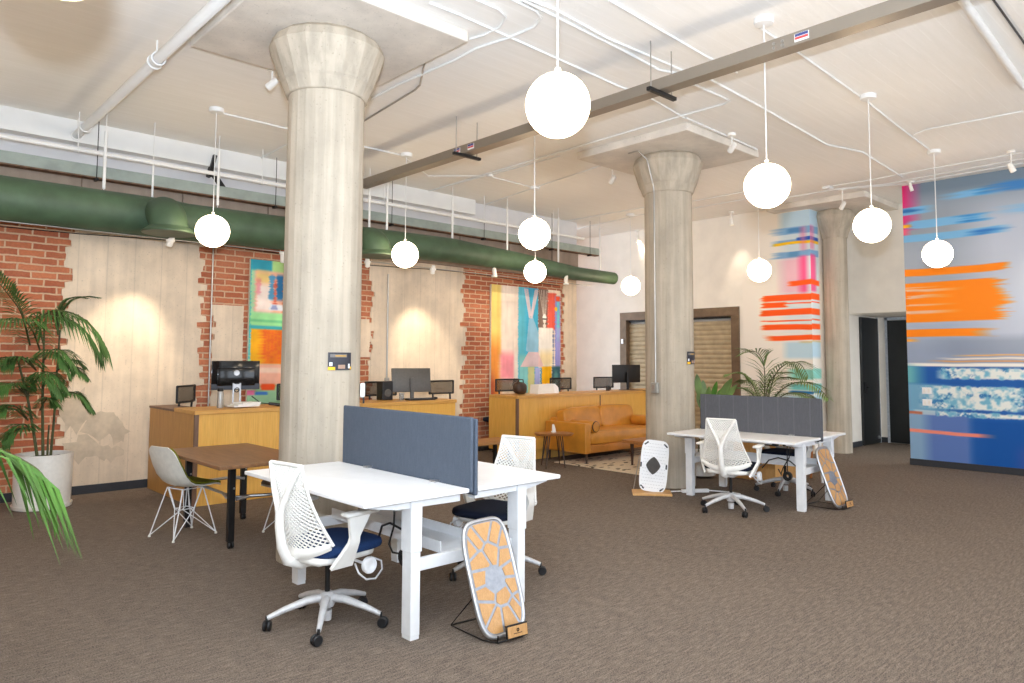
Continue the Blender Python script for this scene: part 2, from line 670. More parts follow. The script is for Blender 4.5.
# dark doors of the corridor
d1 = struct(MB().box2((14.22, 5.52, .01), (15.05, 5.56, 2.44), .004).build('door_1', M['door']))
hm = MB().box2((14.30, 5.49, .98), (14.36, 5.52, 1.2), .004)
hm.tube([(14.33, 5.49, 1.1), (14.33, 5.46, 1.1), (14.45, 5.46, 1.1)], .011)
hm.build('door_handle', M['blackm'], d1)
MB().box2((15.05, 5.53, 0), (15.1, 5.56, 2.46)).build('door_frame', M['grey_frame'], d1)
MB().box((14.9, 5.50, .12), (.05, .04, .05), None, .01).build('door_stop', M['chrome'], d1)
d2 = struct(MB().box2((15.14, 4.45, .01), (15.2, 5.38, 2.4), .004).build('door_2', M['door']))
hm = MB().box2((15.12, 4.5, .98), (15.14, 4.56, 1.2), .004)
hm.tube([(15.12, 4.53, 1.1), (15.09, 4.53, 1.1), (15.09, 4.64, 1.1)], .011)
hm.build('door_handle', M['blackm'], d2)
fr = MB().box2((15.15, 5.38, 0), (15.2, 5.43, 2.46))
fr.box2((15.15, 4.4, 2.41), (15.2, 5.43, 2.46))
fr.build('door_frame', M['grey_frame'], d2)

# ------------------------------------------------------------------ roller shutter in the white wall
sh = thing('roller_shutter', 'beige slatted roller shutter in a bronze frame set in the white wall behind the column', 'shutter', (XS, (SY0+SY1)/2, 0))
hw = (SY1-SY0)/2
fm = MB()
fm.box2((-.03, -hw, SZ1-.17), (.15, hw, SZ1), .004)
fm.box2((-.03, -hw, 0), (.15, -hw+.17, SZ1-.17), .004)
fm.box2((-.03, hw-.17, 0), (.15, hw, SZ1-.17), .004)
fm.build('shutter_frame', M['shutterframe'], sh)
sm = MB()
zz = 1.0
k = 0
for k in range(26):
    z = .02+k*.094
    if z+.094 > SZ1-.18:
        break
    sm.grid(1, 6, lambda u, v, z=z: (.105+.013*abs(math.sin(v*PI))*-1, -hw+.16+u*(2*hw-.32), z+.092*v), .004)
sm.build('shutter_curtain', M['shutter'], sh, 40)
MB().box2((.06, -hw+.16, SZ1-.21), (.1, hw-.16, SZ1-.165)).build('curtain_slot', M['black'], sh)
MB().box2((-.07, hw-.12, 1.95), (-.03, hw-.06, 2.05), .004).build('key_switch', M['chrome'], sh)


# ------------------------------------------------------------------ painted walls and canvases
def vnoise(x, y, seed=0):
    """smooth value noise on arrays"""
    xi, yi = np.floor(x), np.floor(y)
    fx, fy = x-xi, y-yi
    fx, fy = fx*fx*(3-2*fx), fy*fy*(3-2*fy)

    def h(a, b):
        s = np.sin(a*127.1+b*311.7+seed*74.7)*43758.5453
        return s-np.floor(s)
    return (h(xi, yi)*(1-fx)+h(xi+1, yi)*fx)*(1-fy)+(h(xi, yi+1)*(1-fx)+h(xi+1, yi+1)*fx)*fy


def fbm(x, y, seed=0):
    return .55*vnoise(x, y, seed)+.3*vnoise(2*x, 2*y, seed+1)+.15*vnoise(4.1*x, 4.1*y, seed+2)


class Art:
    """brush strokes on a wall: S runs along the wall, Z up"""

    def __init__(self, S, Z, base):
        self.S, self.Z = S, Z
        self.c = np.ones(S.shape+(3,))*np.array(base, float)

    def blend(self, m, col):
        m = np.clip(m, 0, 1)[..., None]
        self.c = self.c*(1-m)+np.array(col, float)*m

    def stroke(self, s0, s1, z0, z1, col, soft0=.02, soft1=.02, softz=.012, streak=.0, op=1, seed=0):
        S, Z = self.S, self.Z
        n = vnoise(Z*60, S*.6, seed)-.5
        a = np.clip((S-s0+n*streak)/max(soft0, 1e-3)+.5, 0, 1)
        b = np.clip((s1-S+n*streak)/max(soft1, 1e-3)+.5, 0, 1)
        wob = (vnoise(S*3, Z*0+seed, seed)-.5)*.02
        c = np.clip((Z+wob-z0)/softz+.5, 0, 1)*np.clip((z1-Z-wob)/softz+.5, 0, 1)
        self.blend(a*b*c*op, col)

    def poly(self, pts, col, soft=.015, op=1):
        """convex or concave outline in (S, Z)"""
        S, Z = self.S, self.Z
        ins = np.zeros(S.shape, bool)
        n = len(pts)
        for i in range(n):
            (x0, y0), (x1, y1) = pts[i], pts[(i+1) % n]
            cond = ((y0 > Z) != (y1 > Z))
            xx = (x1-x0)*(Z-y0)/((y1-y0) if y1 != y0 else 1e-9)+x0
            ins ^= cond & (S < xx)
        self.blend(ins*op, col)


def painted(name, parent, pos, sdir, art, ns, nz, S1, Z0, Z1, mat, nrm):
    """mesh grid that carries the paint colours"""
    me = bpy.data.meshes.new(name)
    s = np.linspace(0, S1, ns)
    z = np.linspace(Z0, Z1, nz)
    SS, ZZ = np.meshgrid(s, z, indexing='ij')
    co = np.zeros(SS.shape+(3,))
    for k in range(3):
        co[..., k] = pos[k]+sdir[k]*SS+(ZZ if k == 2 else 0)
    idx = np.arange(ns*nz).reshape(ns, nz)
    f = np.stack([idx[:-1, :-1], idx[1:, :-1], idx[1:, 1:], idx[:-1, 1:]], -1).reshape(-1, 4)
    me.from_pydata(co.reshape(-1, 3).tolist(), [], f.tolist())
    rgb = art(SS, ZZ)/255.0
    rgb = np.clip(rgb, 0, 1)
    rgb = np.where(rgb <= .04045, rgb/12.92, ((rgb+.055)/1.055)**2.4)
    at_ = me.color_attributes.new('paint', 'FLOAT_COLOR', 'POINT')
    rgba = np.concatenate([rgb.reshape(-1, 3), np.ones((ns*nz, 1))], 1).astype(np.float32)
    at_.data.foreach_set('color', rgba.ravel())
    me.materials.append(mat)
    o = bpy.data.objects.new(name, me)
    COL.objects.link(o)
    if parent is not None:
        o.parent = parent
    return o


def zpx(u, v, x):
    return at(u, v, 'x', x).z


def ypx(u, x):
    return at(u, 340, 'x', x).y


def right_mural(S, Z):
    A = Art(S, Z, (150, 164, 182))

    def s(u):
        return 4.06-ypx(u, XM)

    def z(v, u=907):
        return zpx(u, v, XM)
    # ground: slate at the top, pale lavender in the middle, deep blue below
    for v0, v1, c in ((150, 205, (118, 136, 152)), (205, 245, (150, 160, 172)), (245, 300, (164, 174, 188)), (300, 345, (168, 182, 204)), (345, 366, (150, 164, 190))):
        A.stroke(-1, 9, z(v1), z(v0), c, softz=.35)
    A.stroke(s(975), 9, z(355), z(215), (196, 204, 220), soft0=.6, softz=.5, op=.8)
    A.stroke(s(940), 9, z(356), z(338), (128, 140, 160), soft0=.5, softz=.12, op=.5)
    A.stroke(-1, 9, -.1, z(366), (30, 92, 170), softz=.03)
    A.stroke(-1, s(968), -.1, z(412), (92, 122, 186), soft1=.12, softz=.05)
    A.stroke(-1, s(924), -.1, z(412), (140, 176, 204), soft1=.18, softz=.1, op=.9)
    A.stroke(s(975), 9, -.1, z(415), (8, 84, 164), soft0=.3, softz=.1)
    A.stroke(s(1018), 9, -.1, .4, (120, 80, 160), soft0=.3, softz=.2, op=.6)
    # pink corner
    A.stroke(-1, s(917), z(231), z(150), (226, 50, 124), soft1=.28, softz=.03)
    A.stroke(-1, s(909), z(205), z(150), (214, 24, 104), soft1=.12, softz=.1, op=.7)
    bl, lb = (74, 140, 200), (122, 182, 224)
    A.stroke(-.1, s(934), z(215.5), z(208), lb, soft1=.2, streak=.1, seed=1)
    A.stroke(s(906), s(918), z(214), z(209.5), (30, 96, 170), .14, .2, .03, .2, .8, 2)
    A.stroke(s(912), s(990), z(230), z(222), lb, soft0=.15, soft1=.2, streak=.15, seed=3)
    A.stroke(s(966), s(983), z(229), z(222), (28, 116, 190), .22, .3, .03, .3, .85, 4)
    A.stroke(s(956), s(1000), z(206), z(199.5), lb, .3, .3, .03, .3, 1, 5)
    A.stroke(s(982), s(996), z(205), z(200), (20, 118, 190), .2, .3, .03, .3, .85, 15)
    A.stroke(s(1000), 9, z(205), z(196), (60, 130, 200), .4, .1, .05, .3, .9, 6)
    A.stroke(-.1, s(1010), z(243), z(236), lb, soft1=.2, streak=.1, seed=7)
    A.stroke(s(977), s(1000), z(242), z(237), (40, 112, 190), .25, .3, .03, .3, .85, 8)
    A.stroke(s(1010), 9, z(226), z(218), (130, 184, 224), .4, .1, .05, .3, .8, 9)
    A.stroke(-.1, s(914), z(228.6), z(225.4), (246, 178, 20), soft1=.08, softz=.008)
    A.stroke(-.1, s(912), z(236), z(230), (232, 96, 130), soft1=.1)
    # orange field
    og = (255, 138, 14)
    A.stroke(-.1, s(1008), z(277), z(270), og, soft1=.12, streak=.12, seed=10)
    A.stroke(-.1, s(1004), z(322.5), z(283.5), og, soft1=.16, streak=.25, seed=11)
    for k, (a, b, e) in enumerate(((290, 292.5, 950), (296, 299, 940), (304.5, 306, 945), (311, 314, 948), (287.6, 288.6, 930))):
        A.stroke(.0, s(e), z(b), z(a), (236, 196, 176), .01, .5, streak=.2, op=.85, seed=20+k)
    A.stroke(-.1, s(922), z(296), z(292.5), (246, 120, 24), soft1=.2, op=.6)
    A.stroke(-.1, s(985), z(337.5), z(330), og, soft1=.3, streak=.2, seed=12)
    A.stroke(-.1, s(916), z(342.5), z(339.5), (240, 170, 80), soft1=.15, softz=.01)
    # fine horizontals
    for k, (a, b, u, c) in enumerate(((354.5, 356, 960, (222, 176, 120)), (357.5, 359, 945, (236, 226, 214)), (360.5, 362, 935, (214, 160, 104)), (363, 366, 905, (240, 236, 230)))):
        A.stroke(s(u), 9, z(b), z(a), c, .3, .1, .008, seed=30+k)
    A.stroke(-.1, s(918), z(384), z(366), (126, 204, 194), soft1=.25, softz=.06, op=.8)
    n = fbm(S*7, Z*10, 3)
    n2 = fbm(S*16, Z*14, 8)
    spl = np.where(n2 > .55, 1, 0)[..., None]
    n3 = fbm(S*34, Z*30, 5)
    spl = np.clip((n2-.42)*3.5, 0, 1)[..., None]
    tex = np.array((232, 236, 232))*(1-spl)+np.array((118, 182, 208))*spl
    spl2 = (np.clip((n-.52)*5, 0, 1)*np.clip((n3-.4)*4, 0, 1))[..., None]
    tex = tex*(1-spl2)+np.array((48, 118, 178))*spl2

    def band(u0, u1, v0, v1, soft=.12):
        a = np.clip((S-s(u0))/soft+.5, 0, 1)*np.clip((s(u1)-S+(n-.5)*.3)/.1+.5, 0, 1)
        edge = (n2-.5)*.05
        zmask = np.clip((Z+edge-z(v1))/.02+.5, 0, 1)*np.clip((z(v0)-Z+edge)/.02+.5, 0, 1)
        m = (a*zmask)[..., None]
        A.c = A.c*(1-m)+tex*m
    A.stroke(-.1, s(945), z(412), z(384), (132, 184, 208), soft1=.5, softz=.05, op=.85)
    band(938, 1200, 367.5, 378)
    band(925, 1022, 385, 407, .3)
    band(934, 1200, 409.5, 414, .03)
    A.stroke(s(912), s(933), z(414), z(409.5), (196, 214, 222), .05, .02, op=.8)
    A.stroke(-.1, s(920), z(414), z(411.3), (188, 112, 84), soft1=.02, softz=.008)
    A.stroke(-.1, s(984), z(432), z(428.7), (244, 142, 122), soft1=.25, softz=.012)
    return A.c


painted('mural_paint', bpy.data.objects['wall_mural'], (XM-.003, 4.06, 0), (0, -1, 0), right_mural, 330, 420, 4.2, .1, ZC-.002, M['paint'], None)


def left_strokes(A, s, z, ret=False):
    lb, sky = (128, 174, 214), (190, 216, 232)
    og = (255, 92, 22)
    A.stroke(s(783), 9, z(236), z(200), sky, .16, .1, .3)
    A.stroke(s(785), 9, z(330), z(236), (206, 222, 230), .25, .1, .3, op=.8)
    A.stroke(s(778), 9, z(233), z(226), lb, .3, .1, streak=.2, seed=1)
    A.stroke(s(790), s(806), z(231.5), z(227), (84, 140, 192), .1, .03, seed=2)
    A.stroke(s(777), 9, z(243), z(238), lb, .2, .1, streak=.1, seed=3)
    A.stroke(s(799), 9, z(240), z(236.5), (40, 92, 190), .05, .1, seed=4)
    A.stroke(s(776), 9, z(243.2), z(240.4), (250, 196, 10), .1, .1, .008, seed=5)
    A.stroke(s(777), 9, z(256.5), z(250), lb, .2, .1, streak=.15, seed=6)
    A.stroke(s(790), s(801), z(256), z(250.5), (96, 150, 196), .1, .08, seed=7)
    A.stroke(s(783), s(807), z(292), z(257), (238, 176, 192), .25, .05, .08, op=.8)
    A.stroke(s(801), s(809), z(292), z(255), (240, 70, 132), .14, .1, .05, 0, .8)
    A.stroke(s(803), s(808), z(250), z(226), (240, 120, 160), .1, .1, .05, op=.6)
    A.stroke(s(791), 9, z(285), z(279.8), og, .12, .1, streak=.1, seed=8)
    A.stroke(s(763), 9, z(300), z(293.6), og, .08, .1, streak=.1, seed=9)
    A.stroke(s(763), s(787), z(306), z(300.5), og, .08, .08, streak=.1, seed=10)
    A.stroke(s(785), 9, z(303), z(301.8), og, .05, .1, .006)
    A.stroke(s(762), 9, z(314.5), z(308.3), og, .08, .1, streak=.1, seed=11)
    A.stroke(s(762), 9, z(320.6), z(319.2), og, .1, .1, .006, op=.9)
    A.stroke(s(763), 9, z(329.5), z(324), og, .1, .1, streak=.1, seed=12)
    A.stroke(s(768), 9, z(340), z(335), og, .2, .1, streak=.2, seed=13)
    A.stroke(s(800), 9, z(343), z(341), (240, 170, 40), .1, .1, .008)
    A.stroke(s(785), 9, z(358), z(341.5), (186, 214, 228), .15, .1, .06)
    A.stroke(s(789), 9, z(379), z(369), (140, 214, 202), .15, .1, .03)
    A.stroke(s(789), 9, z(390), z(384), (120, 204, 200), .15, .1, .03)
    A.stroke(s(789), 9, z(393.4), z(390.8), (24, 116, 180), .1, .1, .012)
    A.stroke(s(780), 9, z(420), z(396), (150, 190, 210), .2, .1, .1)


def left_mural(S, Z):
    A = Art(S, Z, (238, 231, 221))
    left_strokes(A, lambda u: 6.95-ypx(u, XS), lambda v: zpx(804, v, XS))
    return A.c


def return_mural(S, Z):
    A = Art(S, Z, (238, 231, 221))
    left_strokes(A, lambda u: (u-804)*.04, lambda v: zpx(804, v, XS))
    A.stroke(.32, 9, 0, 5, (238, 231, 221), .06, .1)
    return A.c


painted('mural_paint', wall_r, (XS-.003, 6.95, 0), (0, -1, 0), left_mural, 150, 420, 6.95-5.637, .0, ZC-.11, M['paint'], None)
painted('mural_paint', wall_r, (XS-.003, 5.637, 0), (1, 0, 0), return_mural, 60, 420, .7, .0, ZC-.11, M['paint'], None)


def canvas(name, label, x0, x1, z0, z1, art, ns, nz):
    t = thing(name, label, 'painting', ((x0+x1)/2, YB-.02, z0))
    w2, h = (x1-x0)/2, z1-z0
    MB().box2((-w2, -.045, 0), (w2, 0, h)).build('stretcher_frame', M['frame'], t)
    painted('canvas', t, (-w2, -.047, 0), (1, 0, 0), art, ns, nz, 2*w2, 0, h, M['canvas'], None)
    return t


def art_two(S, Z):
    W, Hh = 1.8, 2.07

    def X(px): return (px-50)/365*W
    def Y(py): return Hh-(py-70)/(610-70)*Hh
    A = Art(S, Z, (238, 218, 196))
    R = lambda x0, y0, x1, y1, c, s0=.03, s1=.03, sz=.03, op=1, st=.03, seed=0: A.stroke(X(x0), X(x1), Y(y1), Y(y0), c, s0, s1, sz, st, op, seed)
    R(0, 0, 100, 400, (244, 214, 120), 0, .12)
    R(0, 330, 95, 700, (238, 150, 64), 0, .15, .4)
    R(0, 500, 70, 700, (196, 96, 60), 0, .1, .3)
    R(100, 60, 185, 390, (240, 222, 206), .06, .03)
    R(95, 390, 165, 520, (244, 150, 160), .08, .08, .15)
    R(165, 380, 195, 570, (236, 226, 214), .05, .05, .1)
    R(185, 0, 292, 600, (66, 172, 206), .03, .015)
    R(186, 0, 222, 450, (112, 200, 216), .03, .1, op=.7)
    R(190, 400, 240, 700, (128, 196, 196), .03, .03, .08)
    A.poly([(X(225), Y(380)), (X(240), Y(225)), (X(262), Y(215)), (X(292), Y(290)), (X(292), Y(400))], (160, 196, 218), op=.85)
    for (a, b, c, d) in ((214, 75, 246, 220), (283, 75, 254, 220), (226, 75, 250, 210), (272, 75, 252, 210)):
        A.poly([(X(a), Y(b)), (X(a+10), Y(b)), (X(c+5), Y(d)), (X(c-5), Y(d))], (226, 204, 206), op=.9)
    R(290, 0, 346, 262, (128, 104, 92), .01, .02)
    for (a, c) in ((296, 318), (308, 320), (322, 322), (336, 326), (344, 330)):
        A.poly([(X(a-2), Y(75)), (X(a+2), Y(75)), (X(c+2), Y(200)), (X(c-2), Y(200))], (206, 190, 176), op=.8)
    R(342, 85, 392, 272, (232, 96, 76), .05, .03, .03, 1, .06)
    R(384, 100, 415, 460, (140, 146, 214), .03, .02, .05)
    R(396, 110, 408, 330, (110, 200, 206), .02, .02, .05)
    R(392, 260, 415, 450, (170, 160, 220), .02, .02, .05, .7)
    A.poly([(X(390+8*math.cos(a)), Y(165+12*math.sin(a))) for a in [k*PI/6 for k in range(12)]], (246, 196, 24))
    R(388, 100, 412, 125, (236, 80, 40), .02, .02, .02)
    R(295, 262, 372, 456, (242, 236, 226), .02, .02, .02)
    R(300, 380, 370, 456, (244, 216, 150), .05, .05, .15, .7)
    R(371, 275, 377, 456, (70, 90, 150), .01, .01, .02, .7)
    A.poly([(X(325+11*math.cos(a)), Y(214+20*math.sin(a))) for a in [k*PI/6 for k in range(12)]], (244, 240, 232))
    R(319, 228, 331, 264, (236, 226, 214), .01, .01, .01)
    R(314, 214, 336, 221, (60, 50, 50), .01, .01, .01)
    A.poly([(X(196), Y(458)), (X(238), Y(385)), (X(290), Y(385)), (X(322), Y(458))], (228, 190, 190), op=.9)
    R(236, 456, 272, 620, (206, 204, 142), .02, .02, .03)
    R(272, 460, 302, 600, (166, 172, 220), .02, .02, .03)
    R(302, 460, 314, 600, (70, 150, 190), .02, .02, .03)
    R(310, 455, 366, 700, (246, 180, 18), .02, .02, .02)
    R(366, 456, 415, 620, (58, 98, 108), .02, .02, .04)
    R(380, 480, 400, 600, (84, 140, 140), .03, .03, .1)
    n = fbm(S*5, Z*5, 2)[..., None]
    n2 = vnoise(S*26, Z*3, 4)[..., None]
    A.c = A.c*(.9+.16*n)+(n2-.5)*14
    A.poly([(X(158+a), Y(525+b)) for a, b in ((0, 0), (8, -14), (20, -6), (24, 8), (12, 4), (4, 14), (14, 34), (30, 42), (26, 48), (6, 40), (-4, 18))], (84, 76, 84), op=.8)
    return A.c


def art_one(S, Z):
    W, Hh = 1.2, 2.0

    def X(px): return (px-40)/132*.58
    def Y(py): return Hh-(py-65)/(590-65)*Hh*.95
    A = Art(S, Z, (166, 214, 168))
    R = lambda x0, y0, x1, y1, c, s0=.03, s1=.03, sz=.03, op=1, st=.03, seed=0: A.stroke(X(x0), X(x1), Y(y1), Y(y0), c, s0, s1, sz, st, op, seed)
    R(0, 40, 112, 108, (48, 160, 182), .0, .04, .04)
    R(112, 40, 400, 112, (172, 212, 132), .04, 0, .04)
    R(55, 108, 168, 270, (238, 178, 150), .04, .04, .04)
    R(60, 112, 105, 160, (240, 206, 130), .04, .06, .1)
    R(62, 160, 112, 265, (244, 226, 214), .04, .06, .08)
    R(104, 118, 120, 215, (80, 150, 190), .03, .03, .04, 1, .05, 2)
    R(126, 118, 152, 215, (36, 110, 160), .03, .03, .05, 1, .05, 3)
    R(118, 140, 128, 240, (214, 84, 60), .03, .03, .05, .8, .05, 4)
    R(150, 120, 166, 262, (216, 110, 70), .02, .03, .05, .9, .05, 5)
    R(106, 235, 150, 258, (226, 230, 236), .03, .03, .02)
    R(112, 238, 130, 256, (110, 120, 170), .02, .02, .02, .7)
    R(60, 140, 75, 200, (226, 110, 130), .03, .03, .05, .6)
    R(0, 270, 400, 322, (154, 220, 150), 0, 0, .04)
    R(0, 296, 400, 306, (96, 190, 130), 0, 0, .02, .7)
    R(0, 320, 400, 334, (58, 172, 176), 0, 0, .02)
    R(46, 334, 400, 466, (246, 176, 22), .01, 0, .02)
    R(82, 334, 400, 466, (238, 122, 22), .1, 0, .02, 1, .1)
    for k in range(7):
        R(90+k*12, 334, 96+k*12, 440+8*(k % 3), (232, 92, 40), .02, .02, .06, .6, .05, k)
    R(40, 334, 46, 470, (90, 190, 190), 0, .01, .01)
    R(46, 466, 400, 545, (240, 176, 150), .02, 0, .03)
    R(46, 480, 400, 500, (244, 214, 190), .1, 0, .03, .8)
    R(84, 542, 130, 566, (242, 84, 28), .04, .04, .02)
    R(36, 566, 66, 585, (240, 120, 170), .02, .04, .02)
    R(64, 572, 108, 584, (70, 130, 210), .03, .03, .01)
    n = fbm(S*6, Z*5, 5)[..., None]
    A.c = A.c*(.88+.2*n)
    R(0, 40, 44, 330, (60, 170, 180), 0, .01, .05, .6)
    return A.c


canvas('abstract_painting', 'tall abstract canvas in teal, pale green and orange, half behind the thick column', 4.08, 5.28, .97, 2.97, art_one, 160, 220)
canvas('abstract_painting', 'wide abstract canvas of turquoise, coral and yellow with two figure-like shapes on the brick', 8.5, 10.3, .88, 2.95, art_two, 220, 240)

# ================================================================== COLUMNS
# the wall above the steel beam lies a little further back
def column(label, x, y, rt=.33, cap=.48):
    t = thing('concrete_column', label, 'column', (x, y, 0))
    MB().lathe([(rt*.97, 0), (rt*.95, 3.80)], 24).build('shaft', M['column'], t, 12)
    MB().lathe([(rt*.99, 3.78), (rt*1.02, 3.79), (rt*1.03, 3.80), (rt*1.12, 3.88), (rt*1.16, 3.90), (cap, 4.17), (cap*.95, 4.24), (cap*.84, 4.285)], 18).build('capital', M['column'], t, 12)
    MB().box((0, .0, 4.33), (1.68, 1.72, .1), None, .012).build('drop_panel', M['slab'], t)
    return t


column('thick pale concrete column rising behind the desk with the blue-grey divider', 2.92, 5.46)
column('concrete column beside the tan sofa with a conduit and outlet box on its side', 7.94, 5.51, .325, .46)
column('slender concrete column by the corridor doors and the orange wall mural', 12.95, 5.44, .21, .34)


def wrap_poster(name, label, cx, cy, r, ang, z0, h, wdeg):
    """thin printed sheet bent round a column"""
    t = thing(name, label, 'poster', (cx+(r+.004)*math.cos(ang), cy+(r+.004)*math.sin(ang), z0))
    ox, oy = (r+.004)*math.cos(ang), (r+.004)*math.sin(ang)

    def sheet(u0, u1, v0, v1, off):
        def fn(u, v):
            a = ang+rad(wdeg)*((u0+(u1-u0)*u)-.5)
            return ((r+off)*math.cos(a)-ox, (r+off)*math.sin(a)-oy, h*(v0+(v1-v0)*v))
        return fn
    MB().grid(8, 2, sheet(0, 1, 0, 1, .006), .002).build('sheet', plain('poster_dark', (44, 44, 54), .35), t)
    MB().grid(8, 1, sheet(.08, .78, .72, .9, .0075), .0005).build('title_band', plain('poster_grey', (120, 116, 112), .5), t)
    MB().grid(8, 1, sheet(.28, .74, .77, .84, .0085), .0005).build('title_lines', plain('poster_ochre', (196, 150, 60), .5), t)
    ym = plain('poster_yellow', (246, 184, 30), .5)
    MB().grid(4, 1, sheet(.0, .28, .0, .18, .0075), .0005).build('corner_shape', ym, t)
    MB().grid(4, 1, sheet(.93, 1, .04, .2, .0075), .0005).build('corner_shape', ym, t)
    wm = plain('poster_white', (232, 236, 244), .5)
    MB().grid(4, 2, sheet(.05, .17, .24, .44, .0085), .0005).build('photo_spot', wm, t)
    MB().grid(4, 2, sheet(.84, .92, .1, .36, .0085), .0005).build('photo_spot', wm, t)
    MB().grid(4, 2, sheet(.4, .7, .08, .3, .008), .0005).build('photo_spot', plain('poster_tan', (170, 140, 120), .5), t)


wrap_poster('column_poster', 'small dark printed poster stuck on the thick column above the blue-grey divider', 2.92, 5.46, .322, math.atan2(-5.46, -2.92)+rad(27), 1.51, .14, 36)
wrap_poster('column_poster', 'small dark printed poster on the column beside the sofa', 7.94, 5.51, .317, math.atan2(-5.51, -7.94)+rad(62), 1.55, .16, 38)

# conduit with an outlet box on the second column
t = thing('outlet_conduit', 'thin grey conduit running down the column beside the sofa to a metal outlet box', 'conduit', (7.94, 5.51, 0))
ang = math.atan2(-5.51, -7.94)-rad(32)
ux, uy = math.cos(ang), math.sin(ang)
pts = [(ux*.335, uy*.335, 1.3), (ux*.33, uy*.33, 3.75), (ux*.345, uy*.345, 3.86), (ux*.49, uy*.49, 4.17), (ux*.56-.05, uy*.56+.05, 4.265), (-.6, .18, 4.265)]
MB().tube(pts, .011, 8).build('conduit_run', M['galv'], t, 60)
b = MB().box((ux*.35, uy*.35, 1.25), (.05, .1, .13), (0, 0, ang), .008)
b.build('outlet_box', M['socket'], t)
MB().box((ux*.382, uy*.382, 1.25), (.006, .05, .08), (0, 0, ang), .004).build('cover_plate', M['galv'], t)
# second conduit on the column facing the desk: handset-like box at the back of the first column
t = thing('wall_box', 'small pale box on the side of the thick column just over the divider', 'box', (2.92, 5.46, 1.28))
a2 = math.atan2(-5.46, -2.92)+rad(84)
MB().box((math.cos(a2)*.34, math.sin(a2)*.34, .06), (.04, .08, .12), (0, 0, a2), .012).build('box_body', M['pipe'], t)
MB().tube([(math.cos(a2)*.35, math.sin(a2)*.35, .0), (math.cos(a2)*.35, math.sin(a2)*.35, -.05)], .008).build('cable_stub', M['black'], t)

# ================================================================== CEILING
# green duct
du = thing('air_duct', 'long dark green round air duct hung along the brick wall with two down-turned outlets', 'duct', (3, 9.0, 3.24))
path = [(-7, 0, 0, .24), (-.2, 0, 0, .24), (.0, 0, 0, .225), (1.5, 0, .02, .222), (2.6, 0, .06, .2), (4.0, 0, .09, .193), (5.5, 0, .05, .16), (7.0, 0, -.03, .125), (8.1, 0, -.035, .118)]
MB().tube([p[:3] for p in path], [p[3] for p in path], 28).build('duct_body', M['green'], du, 40)
for px_, py_ in ((169, 232), (377, 255)):
    e = at(px_, py_, 'y', 8.55) - Vector((3, 9.0, 3.24))
    zc0 = .02
    r = .2
    RB = max(.12, zc0-(e.z+.03))
    arc = [Vector((e.x, -.05, zc0)), Vector((e.x, -.2, zc0))]
    for k in range(1, 9):
        a = k/8*PI/2
        arc.append(Vector((e.x, -.2-.25*math.sin(a), zc0-RB*(1-math.cos(a)))))
    arc.append(Vector((e.x, -.45, e.z+.02)))
    ob = MB().tube(arc, r, 24, False, False).build('outlet_elbow', M['green'], du, 50)
    MB().lathe([(r, .05), (r+.02, .05), (r+.085, -.005), (r+.08, -.02), (r-.01, -.02)], 32, (e.x, -.45, e.z)).build('outlet_flange', M['green'], ob, 40)
    g = MB()
    for k in range(5):
        g.lathe([(.04+k*.036, -.012), (.052+k*.036, -.012), (.052+k*.036, -.004), (.04+k*.036, -.004)], 28, (e.x, -.45, e.z), cap=False)
    g.lathe([(.001, -.008), (.03, -.008)], 16, (e.x, -.45, e.z), cap=False)
    g.box((e.x, -.45, e.z-.006), (.38, .012, .006))
    g.box((e.x, -.45, e.z-.006), (.012, .38, .006))
    g.build('outlet_grille', M['dgreen'], ob)
for x, z0, z1 in ((2.08, 3.53, 4.16), (3.35, 3.53, 4.18), (5.53, 3.52, 4.13), (5.83, 3.52, 4.18), (7.06, 3.50, 4.19), (8.25, 3.43, 4.19), (9.52, 3.38, 4.2), (10.69, 3.34, 4.16)):
    h = MB().tube([(x-3, 0, z0-3.24-.03), (x-3, 0, z1-3.24)], .017, 8)
    h.tube([(x-3, 0, z0-3.24-.14), (x-3, 0, ZC-3.24)], .005, 6)
    h.build('hanger_rod', M['pipe'], du)
h = MB().tube([(2.59-3, 0, .19), (2.59-3, 0, .62)], .012, 8)
h.tube([(2.59-3, 0, .62), (2.59-3, 0, ZC-3.24)], .004, 6)
h.build('hanger_rod', M['pipe'], du)

# steel beam over the duct
t = thing('steel_beam', 'grey-green steel I-beam running above the green duct', 'beam', (3, 9.5, 3.705))
MB().box2((-7, -.06, .0), (8.2, .06, .016)).build('bottom_flange', M['rust'], t)
b = MB().box2((-7, -.008, .012), (8.2, .008, .15))
b.box2((-7, -.06, .136), (8.2, .06, .15))
b.box2((-7, -.055, .014), (8.2, -.04, .14))
b.build('beam_body', M['steel_green'], t)
cl = MB()
for x in (-.9, 1.3, 3.2, 5.1, 6.8, 7.9):
    cl.tube([(x, -.07, -.02), (x, -.07, ZC-3.705)], .005, 6)
    cl.box((x, -.05, -.015), (.03, .1, .03))
cl.build('beam_clamp', M['blackm'], t)
br = MB()
for x in (.46, 2.35):
    br.box((x, .05, .42), (.045, .1, .3), (0, rad(12), 0))
    br.box((x+.09, .02, .22), (.04, .1, .22), (0, rad(-38), 0))
br.build('brace_plate', M['blackm'], t)
